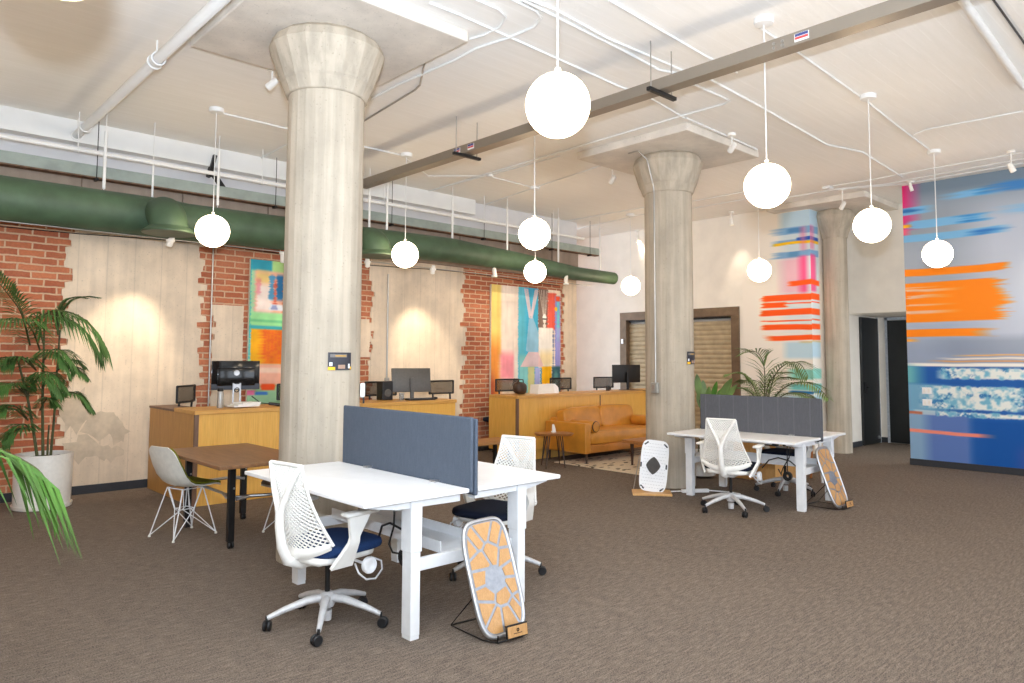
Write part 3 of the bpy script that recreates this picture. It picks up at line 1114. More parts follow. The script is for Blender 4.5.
# sprinkler pipes
t = thing('sprinkler_pipe', 'thin white sprinkler main along the brick wall above the duct', 'pipe', (3, 9.2, 3.945))
MB().tube([(-7, 0, 0), (7.45, 0, 0)], .026, 10).build('pipe_run', M['pipe'], t, 60)
for x in (-1.15, 1.0, 2.9, 4.9, 6.6):
    hb = MB().tube([(x, 0, .03), (x, 0, ZC-3.945)], .006, 6)
    hb.tube([(x, .034*math.cos(a), .034*math.sin(a)) for a in [k*PI/6 for k in range(12)]], .006, 6, True)
    hb.build('pipe_hanger', M['pipe'], t)
t = thing('sprinkler_pipe', 'stout white sprinkler pipe crossing the ceiling from the brick wall past the thick column', 'pipe', (1.9, 6.6, 4.2))
MB().tube([(0, -9, 0), (0, 3.1, 0), (0, 3.16, -.03)], .046, 14).build('pipe_run', M['pipe'], t, 60)
for y in (0, -3, 2.55):
    cp = MB().lathe([(.05, -.03), (.062, -.03), (.062, .03), (.05, .03)], 16, (0, y, 0), 'y', False)
    cp.build('pipe_coupling', M['pipe'], t, 40)
for y in (.03, 2.9):
    hb = MB().tube([(0, y, .05), (0, y, ZC-4.2)], .007, 6)
    hb.tube([(.058*math.cos(a), y+.05, .058*math.sin(a)) for a in [k*PI/8 for k in range(16)]], .009, 6, True)
    hb.build('pipe_hanger', M['pipe'], t)

# steel cable trough hung under the ceiling
t = thing('cable_trough', 'long brushed steel trough hung from the ceiling across the room on threaded rods', 'trough', (5.2, 4.0, 3.965))
b = MB().box2((-.066, -7.5, 0), (.066, 4.65, .012))
b.box2((-.066, -7.5, .012), (-.056, 4.65, .09))
b.box2((.056, -7.5, .012), (.066, 4.65, .09))
b.box2((-.066, -7.5, .09), (.066, 4.65, .1))
b.build('trough_body', plain('brushed_warm_steel', (150, 140, 127), .4, .6, .02, 2), t)
for y in (-.34, 2.37, -3.2):
    for x in (-.16, .15):
        MB().tube([(x, y, -.03), (x, y, ZC-3.966)], .006, 6).build('threaded_rod', M['galv'], t)
    MB().box((0, y, -.018), (.4, .045, .034), None, .006).build('trapeze_bar', M['blackm'], t)
for k, (y, ) in enumerate(((2.22,), (2.47,), (-1.64,))):
    s_ = MB().box((-.068, y, .05), (.004, .11, .06))
    o_ = s_.build('warning_sticker', M['paper'], t)
    MB().box((-.0705, y, .068), (.002, .1, .02)).build('sticker_band', plain('sticker_blue', (60, 70, 130), .5), o_)
    MB().box((-.0705, y, .045), (.002, .1, .018)).build('sticker_band', plain('sticker_red', (206, 70, 70), .5), o_)
kn = MB()
for a in (-1.49, -1.42):
    for z in (.03, .062):
        kn.lathe([(.012, -.074), (.012, -.066), (.005, -.074)], 10, (0, a, z), 'x')
kn.build('knock_out', M['galv'], t)

# thin conduits and boxes on the ceiling slab
ZD = ZC-.014


def ceil_run(label, pxs, r=.011, name='ceiling_conduit', mat='pipe', z=None):
    z = ZC-r-.001 if z is None else z
    P = [at(u, v, 'z', z) for u, v in pxs]
    c = P[0].copy()
    t = MB()
    t.tube([p-c for p in P], r, 8)
    o = t.build(name, M[mat], None, 60, c)
    tag(o, label, 'conduit')
    return o


ceil_run('white ceiling conduit crossing over the trough towards the globe next to the mural', [(523, 0), (624, 51), (659, 70), (709, 79), (760, 106.5), (826.5, 144.6), (862, 152), (902, 177)], .013)
ceil_run('white ceiling conduit running just beside the long one above the trough', [(500, -12), (556, 10), (607, 38), (663, 62), (700, 78)], .011)
ceil_run('white ceiling conduit passing the front desk globe and ending at the sofa column panel', [(430, 3), (460, 15), (618, 86), (652, 99), (684, 118)], .011)
ceil_run('white ceiling conduit at the trough box above the tall hanging globe', [(609, 0), (704.7, 55.7), (737, 73)], .011)
ceil_run('short hooked conduit curling toward the big drop panel edge', [(470, -3), (498, 9), (506, 17), (500, 27), (484, 35), (470, 39)], .011)
ceil_run('long hooked conduit sweeping beneath the drop panel corner toward the thick column', [(505, -4), (536, 11), (541, 18), (534, 27), (508, 38), (477, 48), (455, 60), (400, 84), (366, 102)], .013)
ceil_run('white conduit along the near edge of the sofa column panel', [(440, 188), (577, 147), (690, 113.5), (724, 104), (729.6, 101), (722, 97), (690, 83)], .013)
ceil_run('conduit beside the far edge of the sofa column panel', [(686, 118), (720, 133), (757, 149.5)], .011)
ceil_run('ceiling conduit between the two junction boxes near the mural', [(760, 28), (800, 54), (866, 101), (896, 125), (931, 151)], .011)
ceil_run('branch conduit rising toward the top of the mural', [(914, 134.5), (926, 129.5), (980, 119.5), (1023, 111)], .011)
ceil_run('cross conduit above the corridor and mural, closest to the room', [(832, 186), (870, 180), (920, 170.5), (1023, 152.5)], .009)
ceil_run('cross conduit above the corridor and mural, the middle one', [(836, 189), (888, 184), (912, 179), (1023, 158.5)], .009)
ceil_run('cross conduit above the corridor and mural, nearest the painted wall', [(760, 202), (832, 190), (900, 184.5), (1023, 163)], .009)
ceil_run('fat white pipe on the ceiling above the mural corner', [(955, -12), (962.8, 0), (1023.5, 87)], .035, 'ceiling_pipe')
ceil_run('thin dark cable strung on the ceiling above the mural corner', [(985, -12), (993.6, 0), (1030, 51)], .009, 'ceiling_cable', 'blackm')
ceil_run('conduit from the round box above the small reception globe to the thick column', [(221, 113), (255, 121), (300, 132), (400, 155)], .011)
ceil_run('slanting conduit from the sprinkler main toward the thick column', [(236, 171), (242, 168), (288, 144)], .011)
ceil_run('dark flexible conduit dropping from the big drop panel behind the thick column', [(426, 60), (423.5, 68), (420, 85), (415, 90), (364, 121)], .010, 'ceiling_conduit', 'galv')
ceil_run('conduit linking the ceiling boxes over the second painting', [(404, 157), (428, 176), (488, 176), (533, 187.5)], .008)
ceil_run('faint conduit from over the second painting to the column panel', [(476, 208), (533, 188), (600, 166)], .009)
ceil_run('ceiling conduit above the shutter wall, the upper run', [(560, 222), (640, 208), (700, 200), (748, 191)], .009)
ceil_run('ceiling conduit above the shutter wall, the lower run', [(572, 230), (640, 215), (700, 207), (752, 198)], .009)
ceil_run('faint conduit crossing from the trough toward the sofa column panel', [(372, 206), (490, 175), (560, 156)], .008)


def ceil_box(label, u, v, r=.06, h=.045, round_=True):
    p = at(u, v, 'z', ZC-h/2)
    t = MB()
    if round_:
        t.lathe([(r*.9, -h), (r, -h*.8), (r, .002)], 18)
    else:
        t.box((0, 0, -h/2), (r*2, r*1.5, h), None, .008)
    return tag(t.build('junction_box', M['pipe'], None, 40, (p.x, p.y, ZC)), label, 'junction box')


ceil_box('square white junction box at the end of the conduit above the mural', 932, 153.5, .06, .05, False)
ceil_box('small white junction box above the two reception globes', 490, 175.5, .05, .04)
ceil_box('white detector base on the ceiling above the shutter wall', 656, 210.5, .07, .05)
ceil_box('white junction box where the conduits meet above the corridor', 828, 188, .08, .04, False)


# ------------------------------------------------------------------ globe pendants
def make_globe():
    t = thing('globe_pendant', '', 'pendant lamp', (0, 0, ZC))
    MB().lathe([(.02, -.05), (.075, -.045), (.08, -.03), (.08, 0)], 20).build('canopy', M['pipe'], t, 40)
    MB().tube([(0, 0, -.045), (0, 0, -1.19)], .005, 6).build('cord', M['pipe'], t)
    MB().lathe([(.008, -1.165), (.016, -1.17), (.018, -1.18)], 16).build('globe_cap', M['chairw'], t, 40)
    MB().sphere((0, 0, 0), .203, 32, 18).build('globe_shade', M['globe'], t, 180, (0, 0, -1.38))
    return t


gl = [
    ((2.83, 2.68, .035), 'lit globe pendant hanging lowest and largest over the front desk, before the trough'),
    ((5.38, 2.785, .01), 'lit globe pendant in front of the column panel beside the sofa column'),
    ((5.61, 5.67, 0), 'lit globe pendant just above a smaller one, in front of the far painting'),
    ((8.08, 8.15, 0), 'lit globe pendant at the top of the two-figure painting, beneath a larger one'),
    ((10.9, 8.42, 0), 'small lit globe pendant at the end of the green duct'),
    ((10.42, 5.55, 0), 'lit globe pendant in front of the white wall beside the orange mural stripes'),
    ((7.75, 2.87, 0), 'lit globe pendant in front of the white soffit between column and mural'),
    ((10.44, 3.06, 0), 'lit globe pendant hanging in front of the large blue and orange wall mural'),
    ((5.49, 8.02, -.025), 'lit globe pendant before the duct beside the thick column'),
    ((2.94, 8.02, -.03), 'lit globe pendant over the black glossy monitor on the reception counter'),
    ((5.4, .2, 0), 'lit globe pendant added unseen past the picture edge to lift the ceiling light'),  # this and the next three: unseen globes added to brighten the ceiling
    ((10.45, .3, 0), 'lit globe pendant added unseen past the picture edge to lift the ceiling light'),
    ((.42, 5.5, 0), 'lit globe pendant added unseen past the picture edge to lift the ceiling light'),
    ((.42, 8.1, 0), 'lit globe pendant added unseen past the picture edge to lift the ceiling light'),
    ((.475, 2.77, 0), 'lit globe pendant added unseen past the picture edge to lift the ceiling light'),
    ((2.9, .2, 0), 'lit globe pendant added unseen past the picture edge to lift the ceiling light'),  # the last two are also unseen, added for their light
    ((8.0, .2, 0), 'lit globe pendant added unseen past the picture edge to lift the ceiling light'),
]
g0 = make_globe()
for i, ((x, y, dz), lb) in enumerate(gl):
    o = g0 if i == 0 else copy_tree(g0)
    o.location = (x, y, ZC)
    o['label'] = lb
    o['group'] = 'globe pendants in rows'
    if i < 2:
        for ch in o.children:
            if ch.name.startswith('globe_shade'):
                ch.scale = (.88, .88, .88)


# ------------------------------------------------------------------ spotlights
def spot_head(label, u, v, ax, val, aim, top=None, lit=False, power=0, size=55, rr=.035):
    """a small white lamp head on a stem; aim is the point it looks at"""
    p = at(u, v, ax, val)
    topz = (ZC if top is None else top)
    t = thing('spotlight', label, 'spotlight', p)
    d = (Vector(aim)-p).normalized()
    h = topz-p.z
    MB().lathe([(.045, h-.03), (.05, h-.02), (.05, h)], 16).build('mount', M['chairw'], t, 40)
    MB().tube([(0, 0, 0), (0, 0, h-.02)], .009, 8).build('stem', M['chairw'], t)
    q = d.to_track_quat('Z', 'Y').to_matrix()
    b = MB()
    prof = [(rr*.55, -.075), (rr*.8, -.07), (rr, -.03), (rr*1.05, .055), (rr*.95, .058), (rr*.9, .03)]
    b.lathe(prof, 16)
    for vv in b.bm.verts:
        vv.co = q @ vv.co
    b.build('lamp_head', M['chairw'], t, 40)
    c = MB().lathe([(.001, .036), (rr*.9, .036)], 16, cap=False)
    for vv in c.bm.verts:
        vv.co = q @ vv.co
    c.build('lens', M['lens'] if lit else M['glassy'], t)
    if power:
        L = bpy.data.lights.new('spot_light', 'SPOT')
        L.energy = power
        L.color = (1, .84, .64)
        L.spot_size = rad(size)
        L.spot_blend = .8
        L.shadow_soft_size = .03
        lo = bpy.data.objects.new('lamp_bulb', L)
        COL.objects.link(lo)
        lo.location = d*.062
        lo.rotation_euler = d.to_track_quat('-Z', 'Y').to_euler()
        lo.parent = t
    return t


TR = 3.12     # wall-washing lamps hang from a thin rail under the duct
rail = thing('lamp_rail', 'thin white rail under the green duct carrying the wall lamps', 'rail', (3, 8.95, TR-.12))
MB().tube([(-7, 0, 0), (7.4, 0, 0)], .007, 8).build('rail_bar', M['galv'], rail, 60)
hb = MB()
for x in (-3, -1, 1.2, 3.2, 5.2, 7.2):
    hb.tube([(x, 0, 0), (x, .77, .12)], .007, 6)
hb.build('rail_bracket', M['pipe'], rail)
spot_head('white lamp head under the first duct outlet, turned to the concrete wall', 170.5, 241.5, 'y', 8.95, (2.5, 9.75, 1.45), TR-.12, True, 85, 60)
spot_head('white lamp head on the rail beside the thick column, turned to the first painting', 283, 258, 'y', 8.95, (4.7, 9.75, 1.5), TR-.12, True, 10)
spot_head('white lamp head under the second duct outlet', 367.5, 263, 'y', 8.95, (6.0, 9.75, 1.6), TR-.12, True, 8)
spot_head('white lamp head on the rail in front of the middle concrete panel', 433, 270, 'y', 8.95, (7.0, 9.75, 1.6), TR-.12, True, 80, 60)
spot_head('white lamp head on the rail at the top of the two-figure painting', 494.5, 272, 'y', 8.95, (8.9, 9.75, 1.4), TR-.12, True, 26)
spot_head('white lamp head hanging at the end of the rail near the white wall', 566, 279, 'y', 8.95, (10.2, 9.75, 1.6), TR-.12, True, 8)
spot_head('white lamp head close to the capital of the thick column', 272, 84, 'z', 4.23, (1.0, 9.75, 1.9), None, True, 40, 48)
spot_head('white ceiling spotlight added out of sight behind the thick column to brighten the middle concrete panel', 325, 115, 'z', 4.2, (6.95, 9.75, 1.6), None, True, 50, 42)  # added lamp, unseen behind the column, makes the glow on the panel
spot_head('lit white spotlight on the ceiling behind the sofa column panel', 612.5, 180, 'z', 4.2, (9.0, 9.75, 1.9), None, True, 150, 55)
spot_head('white spotlight clipped to the far edge of the sofa column panel', 732, 148, 'z', 4.2, (10, 9, 1.5), None, False, 0)
spot_head('lit ceiling spotlight over the shutter edge, just before the sofa column', 637.5, 238.5, 'z', 4.2, (12.4, 8.3, 1.8), None, True, 90, 60)
spot_head('lit spotlight in front of the white wall right of the sofa column', 731.3, 222, 'z', 4.18, (12.4, 6.9, 1.9), None, True, 26, 62)
spot_head('white spotlight at the panel corner of the column by the corridor', 842.5, 206, 'z', 4.1, (12.4, 6.4, 2), None, False, 40, 60)
spot_head('white spotlight hung near the top of the mural', 1011.5, 168, 'z', 4.15, (12.24, 1.6, 2), None, False, 60, 70)
spot_head('small slanted spotlight at the pink corner of the mural', 911, 187.5, 'z', 4.28, (12.24, 3.6, 3), None, False, 0, 70, .025)

# ================================================================== FURNITURE
# ------------------------------------------------------------------ double standing desks
def arm_poly(x0, x1):
    s = 1 if x1 > x0 else -1
    return [(x0, .792), (x1, .792), (x1, .775), (x0+s*.46, .745), (x0, .738)]


def make_desk(label, divider_mat, loc, drop=0):
    t = thing('double_desk', label, 'desk', loc)
    for s in (-1, 1):
        top = MB().box2((s*.035, -.785, .792), (s*.77, .785, .818), .006, 2)
        top.build('desktop', M['white'], t)
        for y in (-.69, .69):
            lg = MB().box((s*.42+.03, y, .02), (.06, .085, .04))
            lg.box((s*.42+.03, y, .28), (.066, .09, .52), None, .004)
            lg.box((s*.42+.03, y, .64-drop/2), (.078, .102, .30-drop), None, .004)
            lo = lg.build('leg', M['whitem'], t)
            MB().box((s*.42+.03, y, .006), (.05, .07, .012)).build('foot_glide', M['black'], lo)
            MB().prism(arm_poly(s*.06, s*.70), y-.035, y+.035, lambda a, b, d: (a, d, b)).build('support_arm', M['whitem'], t)
        MB().box((s*.55, .0, .772), (.10, .9, .022), None, .004).build('rail', M['whitem'], t)
    for y in (-.69, .69):
        MB().box((0, y, .405), (.78, .034, .072), None, .004).build('cross_bar', M['whitem'], t)
    tr = MB().box2((-.15, -.66, .43), (.15, .66, .437))
    tr.box2((-.156, -.66, .43), (-.15, .66, .50))
    tr.box2((.15, -.66, .43), (.156, .66, .50))
    tr.build('cable_tray', M['whitem'], t)
    for s in (-1, 1):
        MB().box2((s*.006, -.79, .79 if s < 0 else .77), (s*.03, .745, 1.235 if s > 0 else 1.245), .01, 3).build('divider_panel', divider_mat, t)
    for y in (-.45, .35):
        MB().box((-.045, y, .824), (.05, .06, .012), None, .003).build('divider_clip', M['chrome'], t)
    # control box and cords slung below the top
    MB().box((-.55, -.42, .758), (.06, .16, .024), None, .006).build('control_paddle', M['black'], t)
    MB().box((-.48, -.60, .762), (.12, .10, .03), None, .006).build('control_box', M['black'], t)
    cd = MB()
    cd.tube([(-.45, -.6, .75), (-.44, -.58, .62), (-.42, -.5, .5), (-.36, -.45, .43), (-.28, -.42, .40), (-.2, -.35, .45)], .006, 6)
    cd.build('power_cord', M['black'], t, 60)
    cd = MB().tube([(-.3, -.2, .46), (-.34, -.3, .56), (-.36, -.42, .60), (-.34, -.55, .57), (-.33, -.64, .50)], .007, 6)
    cd.build('power_cord', M['black'], t, 60)
    cd = MB()
    cd.tube([(-.30, -.5, .78), (-.30, -.5, .45)], .006, 6)
    cd.lathe([(.02, -.02), (.05, -.02), (.05, .02), (.02, .02)], 20, (-.30, -.5, .40), 'x', False)
    cd.build('hanging_cable_coil', M['black'], t, 40)
    cd = MB().tube([(.0, -.70, .80), (.05, -.72, .765), (.12, -.71, .77), (.16, -.68, .79)], .008, 6)
    cd.build('divider_cable', M['black'], t, 60)
    for ch in list(t.children):
        if drop and ch.name.split('.')[0] not in ('leg', 'cross_bar', 'cable_tray'):
            ch.location.z -= drop
    return t


D1 = make_desk('white double standing desk with a blue-grey felt divider before the thick column', M['divider'], (2.87, 4.205, 0))
D2 = make_desk('white double desk with a charcoal felt divider standing beyond the sofa column', M['divider2'], (7.92, 4.29, 0), .062)
D2.rotation_euler.z = rad(4)
D2.scale = (.985, .955, 1)

# ------------------------------------------------------------------ mesh-backed task chairs
def make_task_chair(label, seat_mat, loc, rz, spin=0, pad='chairw'):
    t = thing('task_chair', label, 'office chair', loc, rz, None)
    hub = MB().lathe([(.04, .10), (.05, .12), (.047, .175), (.03, .19)], 20)
    hub.build('base_hub', M['greyleg'], t, 40)
    for k in range(5):
        a = 2*PI*k/5+spin-rz
        c, s = math.cos(a), math.sin(a)
        lg = MB()
        P = [(.03*c, .03*s, .155), (.12*c, .12*s, .148), (.25*c, .25*s, .112), (.345*c, .345*s, .078)]
        lg.tube(P, [.026, .024, .019, .014], 10)
        lo = lg.build('base_leg', M['greyleg'], t, 60)
        cs = MB().tube([(.348*c, .348*s, .09), (.348*c, .348*s, .045)], .008, 8)
        b = a+.8+k
        dx, dy = math.cos(b), math.sin(b)
        for q in (-1, 1):
            w = MB().lathe([(.006, -.009), (.026, -.009), (.031, -.004), (.031, .004), (.026, .009), (.006, .009)], 18, (0, 0, 0), 'x')
            rot = Matrix.Rotation(b, 3, 'Z')
            for vv in w.bm.verts:
                vv.co = rot @ vv.co + Vector((.348*c+q*.014*dx-.012*dy, .348*s+q*.014*dy+.012*dx, .031))
            w.bm.verts.index_update()
            cs.add([vv.co.copy() for vv in w.bm.verts], [[vv.index for vv in f.verts] for f in w.bm.faces])
            w.bm.free()
        cs.build('caster', M['black'], lo, 40)
    MB().tube([(0, 0, .16), (0, 0, .40)], .016, 12).build('gas_lift', M['blackm'], t, 60)
    MB().lathe([(.028, .02), (.03, .03), (.032, .08)], 14).build('lift_sleeve', M['greyleg'], t, 40)
    # seat
    MB().pillow((.03, 0, .475), (.50, .50, .075), .45, None, 32, 12, .5).build('seat_cushion', seat_mat, t, 180)
    MB().pillow((.0, 0, .432), (.46, .44, .06), .4, None, 28, 10, .4).build('seat_pan', M['chairw'], t, 180)
    MB().box((-.02, 0, .395), (.22, .16, .06), None, .02).build('tilt_housing', M['greyleg'], t, 40)
    kb = MB().tube([(.09, -.07, .385), (.09, -.25, .375)], .009, 8)
    kb.lathe([(.02, -.292), (.026, -.296), (.046, -.294), (.05, -.28), (.046, -.262), (.01, -.256)], 22, (.09, 0, .375), 'y')
    kb.build('tension_knob', M['white'], t, 50)
    MB().tube([(.03, -.22, .385), (.02, -.27, .34), (.06, -.29, .30), (.13, -.29, .29), (.19, -.28, .33), (.20, -.26, .375), (.15, -.22, .40)], .006, 8).build('tilt_lever', M['greyleg'], t, 60)
    # back: suspended lattice in front of a Y-shaped tower

    def hwid(v):
        return .262-.11*v-.018*math.sin(PI*v)

    def bk(u, v):
        """u -1..1 across, v 0..1 up"""
        zb = .475+.055*u*u
        zt = .985
        z = zb+(zt-zb)*v
        x = -.235-.075*v-.03*math.sin(PI*v)*(1-.5*u*u)+.075*u*u*(1-v)**1.3
        return Vector((x, u*hwid(v), z))
    N, R_ = 13, 19
    lat = MB()

    def strand(pts, r0):
        lat.tube(pts, r0, 4, False, False)
    for i in range(-R_, N+1):
        for sgn in (1, -1):
            pts = []
            for j in range(R_+1):
                k = i+j if sgn > 0 else N-(i+j)
                if 0 <= k <= N:
                    pts.append(bk(-1+2*k/N, j/R_))
            if len(pts) > 1:
                strand(pts, [.0052+.0008*((p.z-.47)/.5) for p in pts])
    lat.build('back_lattice', M['chairw'], t, 60)
    ed = MB()
    for s in (-1, 1):
        ed.tube([bk(s, v/14) for v in range(15)], [.010]*15, 8)
    ed.tube([bk(-1+2*k/10, 1)+Vector((0, 0, .0)) for k in range(11)], .013, 8)
    ed.build('back_edge', M['chairw'], t, 60)
    rim = MB()
    rim.grid(16, 4, lambda u, v: bk(-1+2*u, 0)+Vector((-.012-.012*math.sin(PI*v), 0, .02-.062*v*(1-.35*(2*u-1)**2))), .016)
    rim.build('back_rim', M['chairw'], t, 50)
    tw = MB()
    tw.tube([(-.06, 0, .40), (-.2, 0, .395), (-.285, 0, .43), (-.325, 0, .52), (-.345, 0, .64), (-.345, 0, .73)], [.03, .032, .032, .030, .026, .026], 10)
    for s in (-1, 1):
        tw.tube([(-.345, s*.004, .70), (-.345, s*.02, .75), (-.34, s*.07, .84), (-.326, s*.118, .93), (-.312, s*.148, .985)], [.022, .02, .016, .015, .016], 10)
    tw.build('back_tower', M['chairw'], t, 60)
    for s in (-1, 1):
        ar = MB().grid(10, 4, lambda u, v, s=s: (lambda w: Vector((-.09+.07*u+(v-.5)*w, s*(.235+.065*min(1, u*2)), .40+.285*u)))(.15-.085*min(1, u*1.8)+.09*max(0, u-.6)*2.5), .022)
        ar.build('arm_post', M['chairw'], t, 40)
        MB().box((.0, s*.30, .70), (.24, .075, .026), None, .012, 3).build('arm_pad', M[pad], t, 40)
    return t


make_task_chair('white lattice-back task chair with a blue seat pushed up to the front desk', M['blue'], (2.24, 4.05, 0), rad(8), rad(18))
make_task_chair('lattice-back task chair with a dark navy seat on the far side of the front desk', M['navy'], (3.66, 4.12, 0), rad(192), rad(26))
make_task_chair('cream-white lattice-back task chair in front of the desk with the charcoal divider', M['navy'], (7.05, 4.13, 0), rad(14), rad(18))
make_task_chair('task chair with a dark navy seat mostly hidden behind the charcoal divider', M['navy'], (8.52, 4.25, 0), rad(172), rad(50))


# ------------------------------------------------------------------ moulded shell chairs
def make_shell_chair(label, pad_mat, loc, rz):
    t = thing('shell_chair', label, 'chair', loc, rz)
    prof = [(-.265, .815), (-.245, .74), (-.215, .63), (-.18, .53), (-.13, .465), (-.06, .44), (.04, .437), (.13, .447), (.20, .45), (.245, .43)]
    wid = [.17, .205, .225, .232, .235, .232, .226, .22, .205, .17]
    curl = [.0, .012, .028, .042, .046, .034, .02, .01, .004, 0]

    def ip(a, s):
        k = s*(len(a)-1)
        i = min(int(k), len(a)-2)
        f = k-i
        return a[i]*(1-f)+a[i+1]*f

    def ipp(s):
        return ip([p[0] for p in prof], s), ip([p[1] for p in prof], s)

    def sf(u, v, sc=1.0, off=0):
        a = -1+2*u
        x, z = ipp(v)
        x2, z2 = ipp(min(1, v+.02))
        x1, z1 = ipp(max(0, v-.02))
        tx, tz = x2-x1, z2-z1
        ln = math.hypot(tx, tz) or 1
        nx, nz = -tz/ln, tx/ln              # toward the sitter
        c = ip(curl, v)*abs(a)**2.2+off
        ex = 1
        if v < .08:
            ex = math.sqrt(max(.0, 1-((.08-v)/.08)**2*.45))
        return Vector((x+nx*c, a*ip(wid, v)*sc*ex, z+nz*c))
    MB().grid(18, 30, lambda u, v: sf(u, v), .008).build('shell', M['shell'], t, 60)
    MB().grid(16, 30, lambda u, v: sf(u, .02+.96*v, .95, .016), .012).build('seat_pad', pad_mat, t, 60)
    feet = [(.20, .185), (.20, -.185), (-.215, .185), (-.215, -.185)]
    top = [(.10, .12), (.10, -.12), (-.10, .12), (-.10, -.12)]
    for (fx, fy), (tx_, ty_) in zip(feet, top):
        lg = MB()
        lg.tube([(fx, fy, .012), (tx_, ty_, .427)], .0055, 6)
        lg.tube([(fx, fy, .015), (-tx_*.5, ty_*.55, .235), (-tx_*.9, ty_*.9, .425)], .0045, 6)
        lg.tube([(fx, fy, .015), (tx_*.7, -ty_*.35, .235), (tx_, -ty_*.9, .425)], .0045, 6)
        lo = lg.build('wire_leg', M['whitem'], t, 60)
        MB().lathe([(.012, 0), (.012, .01), (.007, .02)], 12, (fx, fy, 0)).build('foot_glide', M['shell'], lo)
    rg = MB().tube([(.06, .06, .24), (.06, -.06, .24), (-.06, -.06, .24), (-.06, .06, .24)], .0045, 6, True)
    rg.tube([(.10, .12, .428), (.10, -.12, .428), (-.10, -.12, .428), (-.10, .12, .428)], .006, 6, True)
    rg.build('wire_brace', M['whitem'], t, 60)
    return t


make_shell_chair('white shell chair with an olive seat pad and wire legs at the dark wood table', M['olive'], (2.36, 6.90, 0), rad(14))
make_shell_chair('shell chair with a taupe seat pad half hidden behind the front task chair', M['taupe'], (3.16, 6.36, 0), rad(188))

# ------------------------------------------------------------------ dark wood table on casters
t = thing('dark_wood_table', 'dark walnut meeting table with black legs on casters beside the plywood counter', 'table', (2.655, 6.52, 0))
MB().box((0, 0, .728), (.84, 1.46, .03), None, .006).build('table_top', M['walnut'], t)
for lx, ly in ((-.17, -.36), (-.17, .67), (.365, -.48), (.365, .67)):
    lg = MB().box((lx, ly, .385), (.055, .05, .66), None, .004)
    lg.box((lx, ly, .70), (.10, .14, .025), None, .004)
    lo = lg.build('leg', M['blackm'], t)
    MB().lathe([(.006, -.03), (.009, -.028), (.009, -.026)], 10, (lx+.012, ly, .50), 'y').build('lock_button', M['chrome'], lo)
    cs = MB().tube([(lx, ly, .06), (lx, ly, .03)], .012, 8)
    for q_ in (-1, 1):
        cs.lathe([(.008, -.008), (.026, -.008), (.029, 0), (.026, .008), (.008, .008)], 18, (lx+q_*.014, ly-.015, .029), 'x')
    cs.build('caster', M['black'], lo, 40)
for y0, y1 in ((-.36, -.48), (.67, .67)):
    st = MB()
    for q_ in (-1, 1):
        st.tube([(-.15, y0+q_*.06, .41), (-.02, y0-.02, .42)], .013, 8)
        st.tube([(.35, y1+q_*.06, .41), (.22, y1+.02, .42)], .013, 8)
    st.tube([(-.02, y0-.02, .42), (.22, y1+.02, .42)], .014, 8)
    st.build('stretcher', M['chrome'], t, 60)
st = MB()
for q_ in (-1, 1):
    st.tube([(-.17+q_*.03, .66, .42), (-.16, .45, .43)], .011, 8)
    st.tube([(-.17+q_*.03, -.34, .42), (-.16, -.14, .43)], .011, 8)
st.tube([(-.16, .45, .43), (-.16, -.14, .43)], .013, 8)
st.build('stretcher', M['chrome'], t, 60)

# ------------------------------------------------------------------ plywood reception counters
YF = 8.1


def counter(label, x0, x1, YF, yb, seams, toe):
    t = thing('reception_counter', label, 'counter', (x0, YF, 0))
    w = x1-x0
    b0 = .16 if toe else .0
    MB().box2((.04, 0, b0+.0), (w, .02, .985), .002).build('front_panel', M['ply'], t)
    for sx in seams:
        MB().box2((sx-.012, -.004, b0), (sx+.012, .002, .985)).build('seam_strip', M['darktrim'], t)
    MB().box2((0, .03, b0), (.02, yb-YF, .985), .002).build('end_panel', M['plyend'] if not toe else M['ply'], t)
    MB().box2((-.004, -.004, b0), (.04, .035, .985), .003).build('corner_trim', M['darktrim'], t)
    MB().box2((w-.02, .02, b0), (w, min(.65, yb-YF), .985), .002).build('end_panel', M['ply'], t)
    MB().box2((-.012, -.02, .985), (w+.01, .65, 1.03), .004).build('counter_top', M['plytop'], t)
    if not toe:
        MB().box2((-.012, .65, .985), (.3, yb-YF, 1.012), .003).build('return_top', M['darktrim'], t)
    MB().box2((.06, .06, 0), (w-.03, .62, b0+.0 if toe else .08)).build('plinth', M['ply'] if toe else M['plyend'], t)
    ins = MB().box2((.03, .55, b0), (w-.03, .56, .7))
    ins.build('back_panel', M['plyend'], t)
    return t


counter('golden plywood reception counter by the concrete wall with a glossy black monitor on it', 2.85, 6.44, 8.1, 9.66, (), False)
counter('golden plywood reception counter standing right behind the tan sofa', 7.79, 12.25, 8.25, 8.92, (2.0,), True)


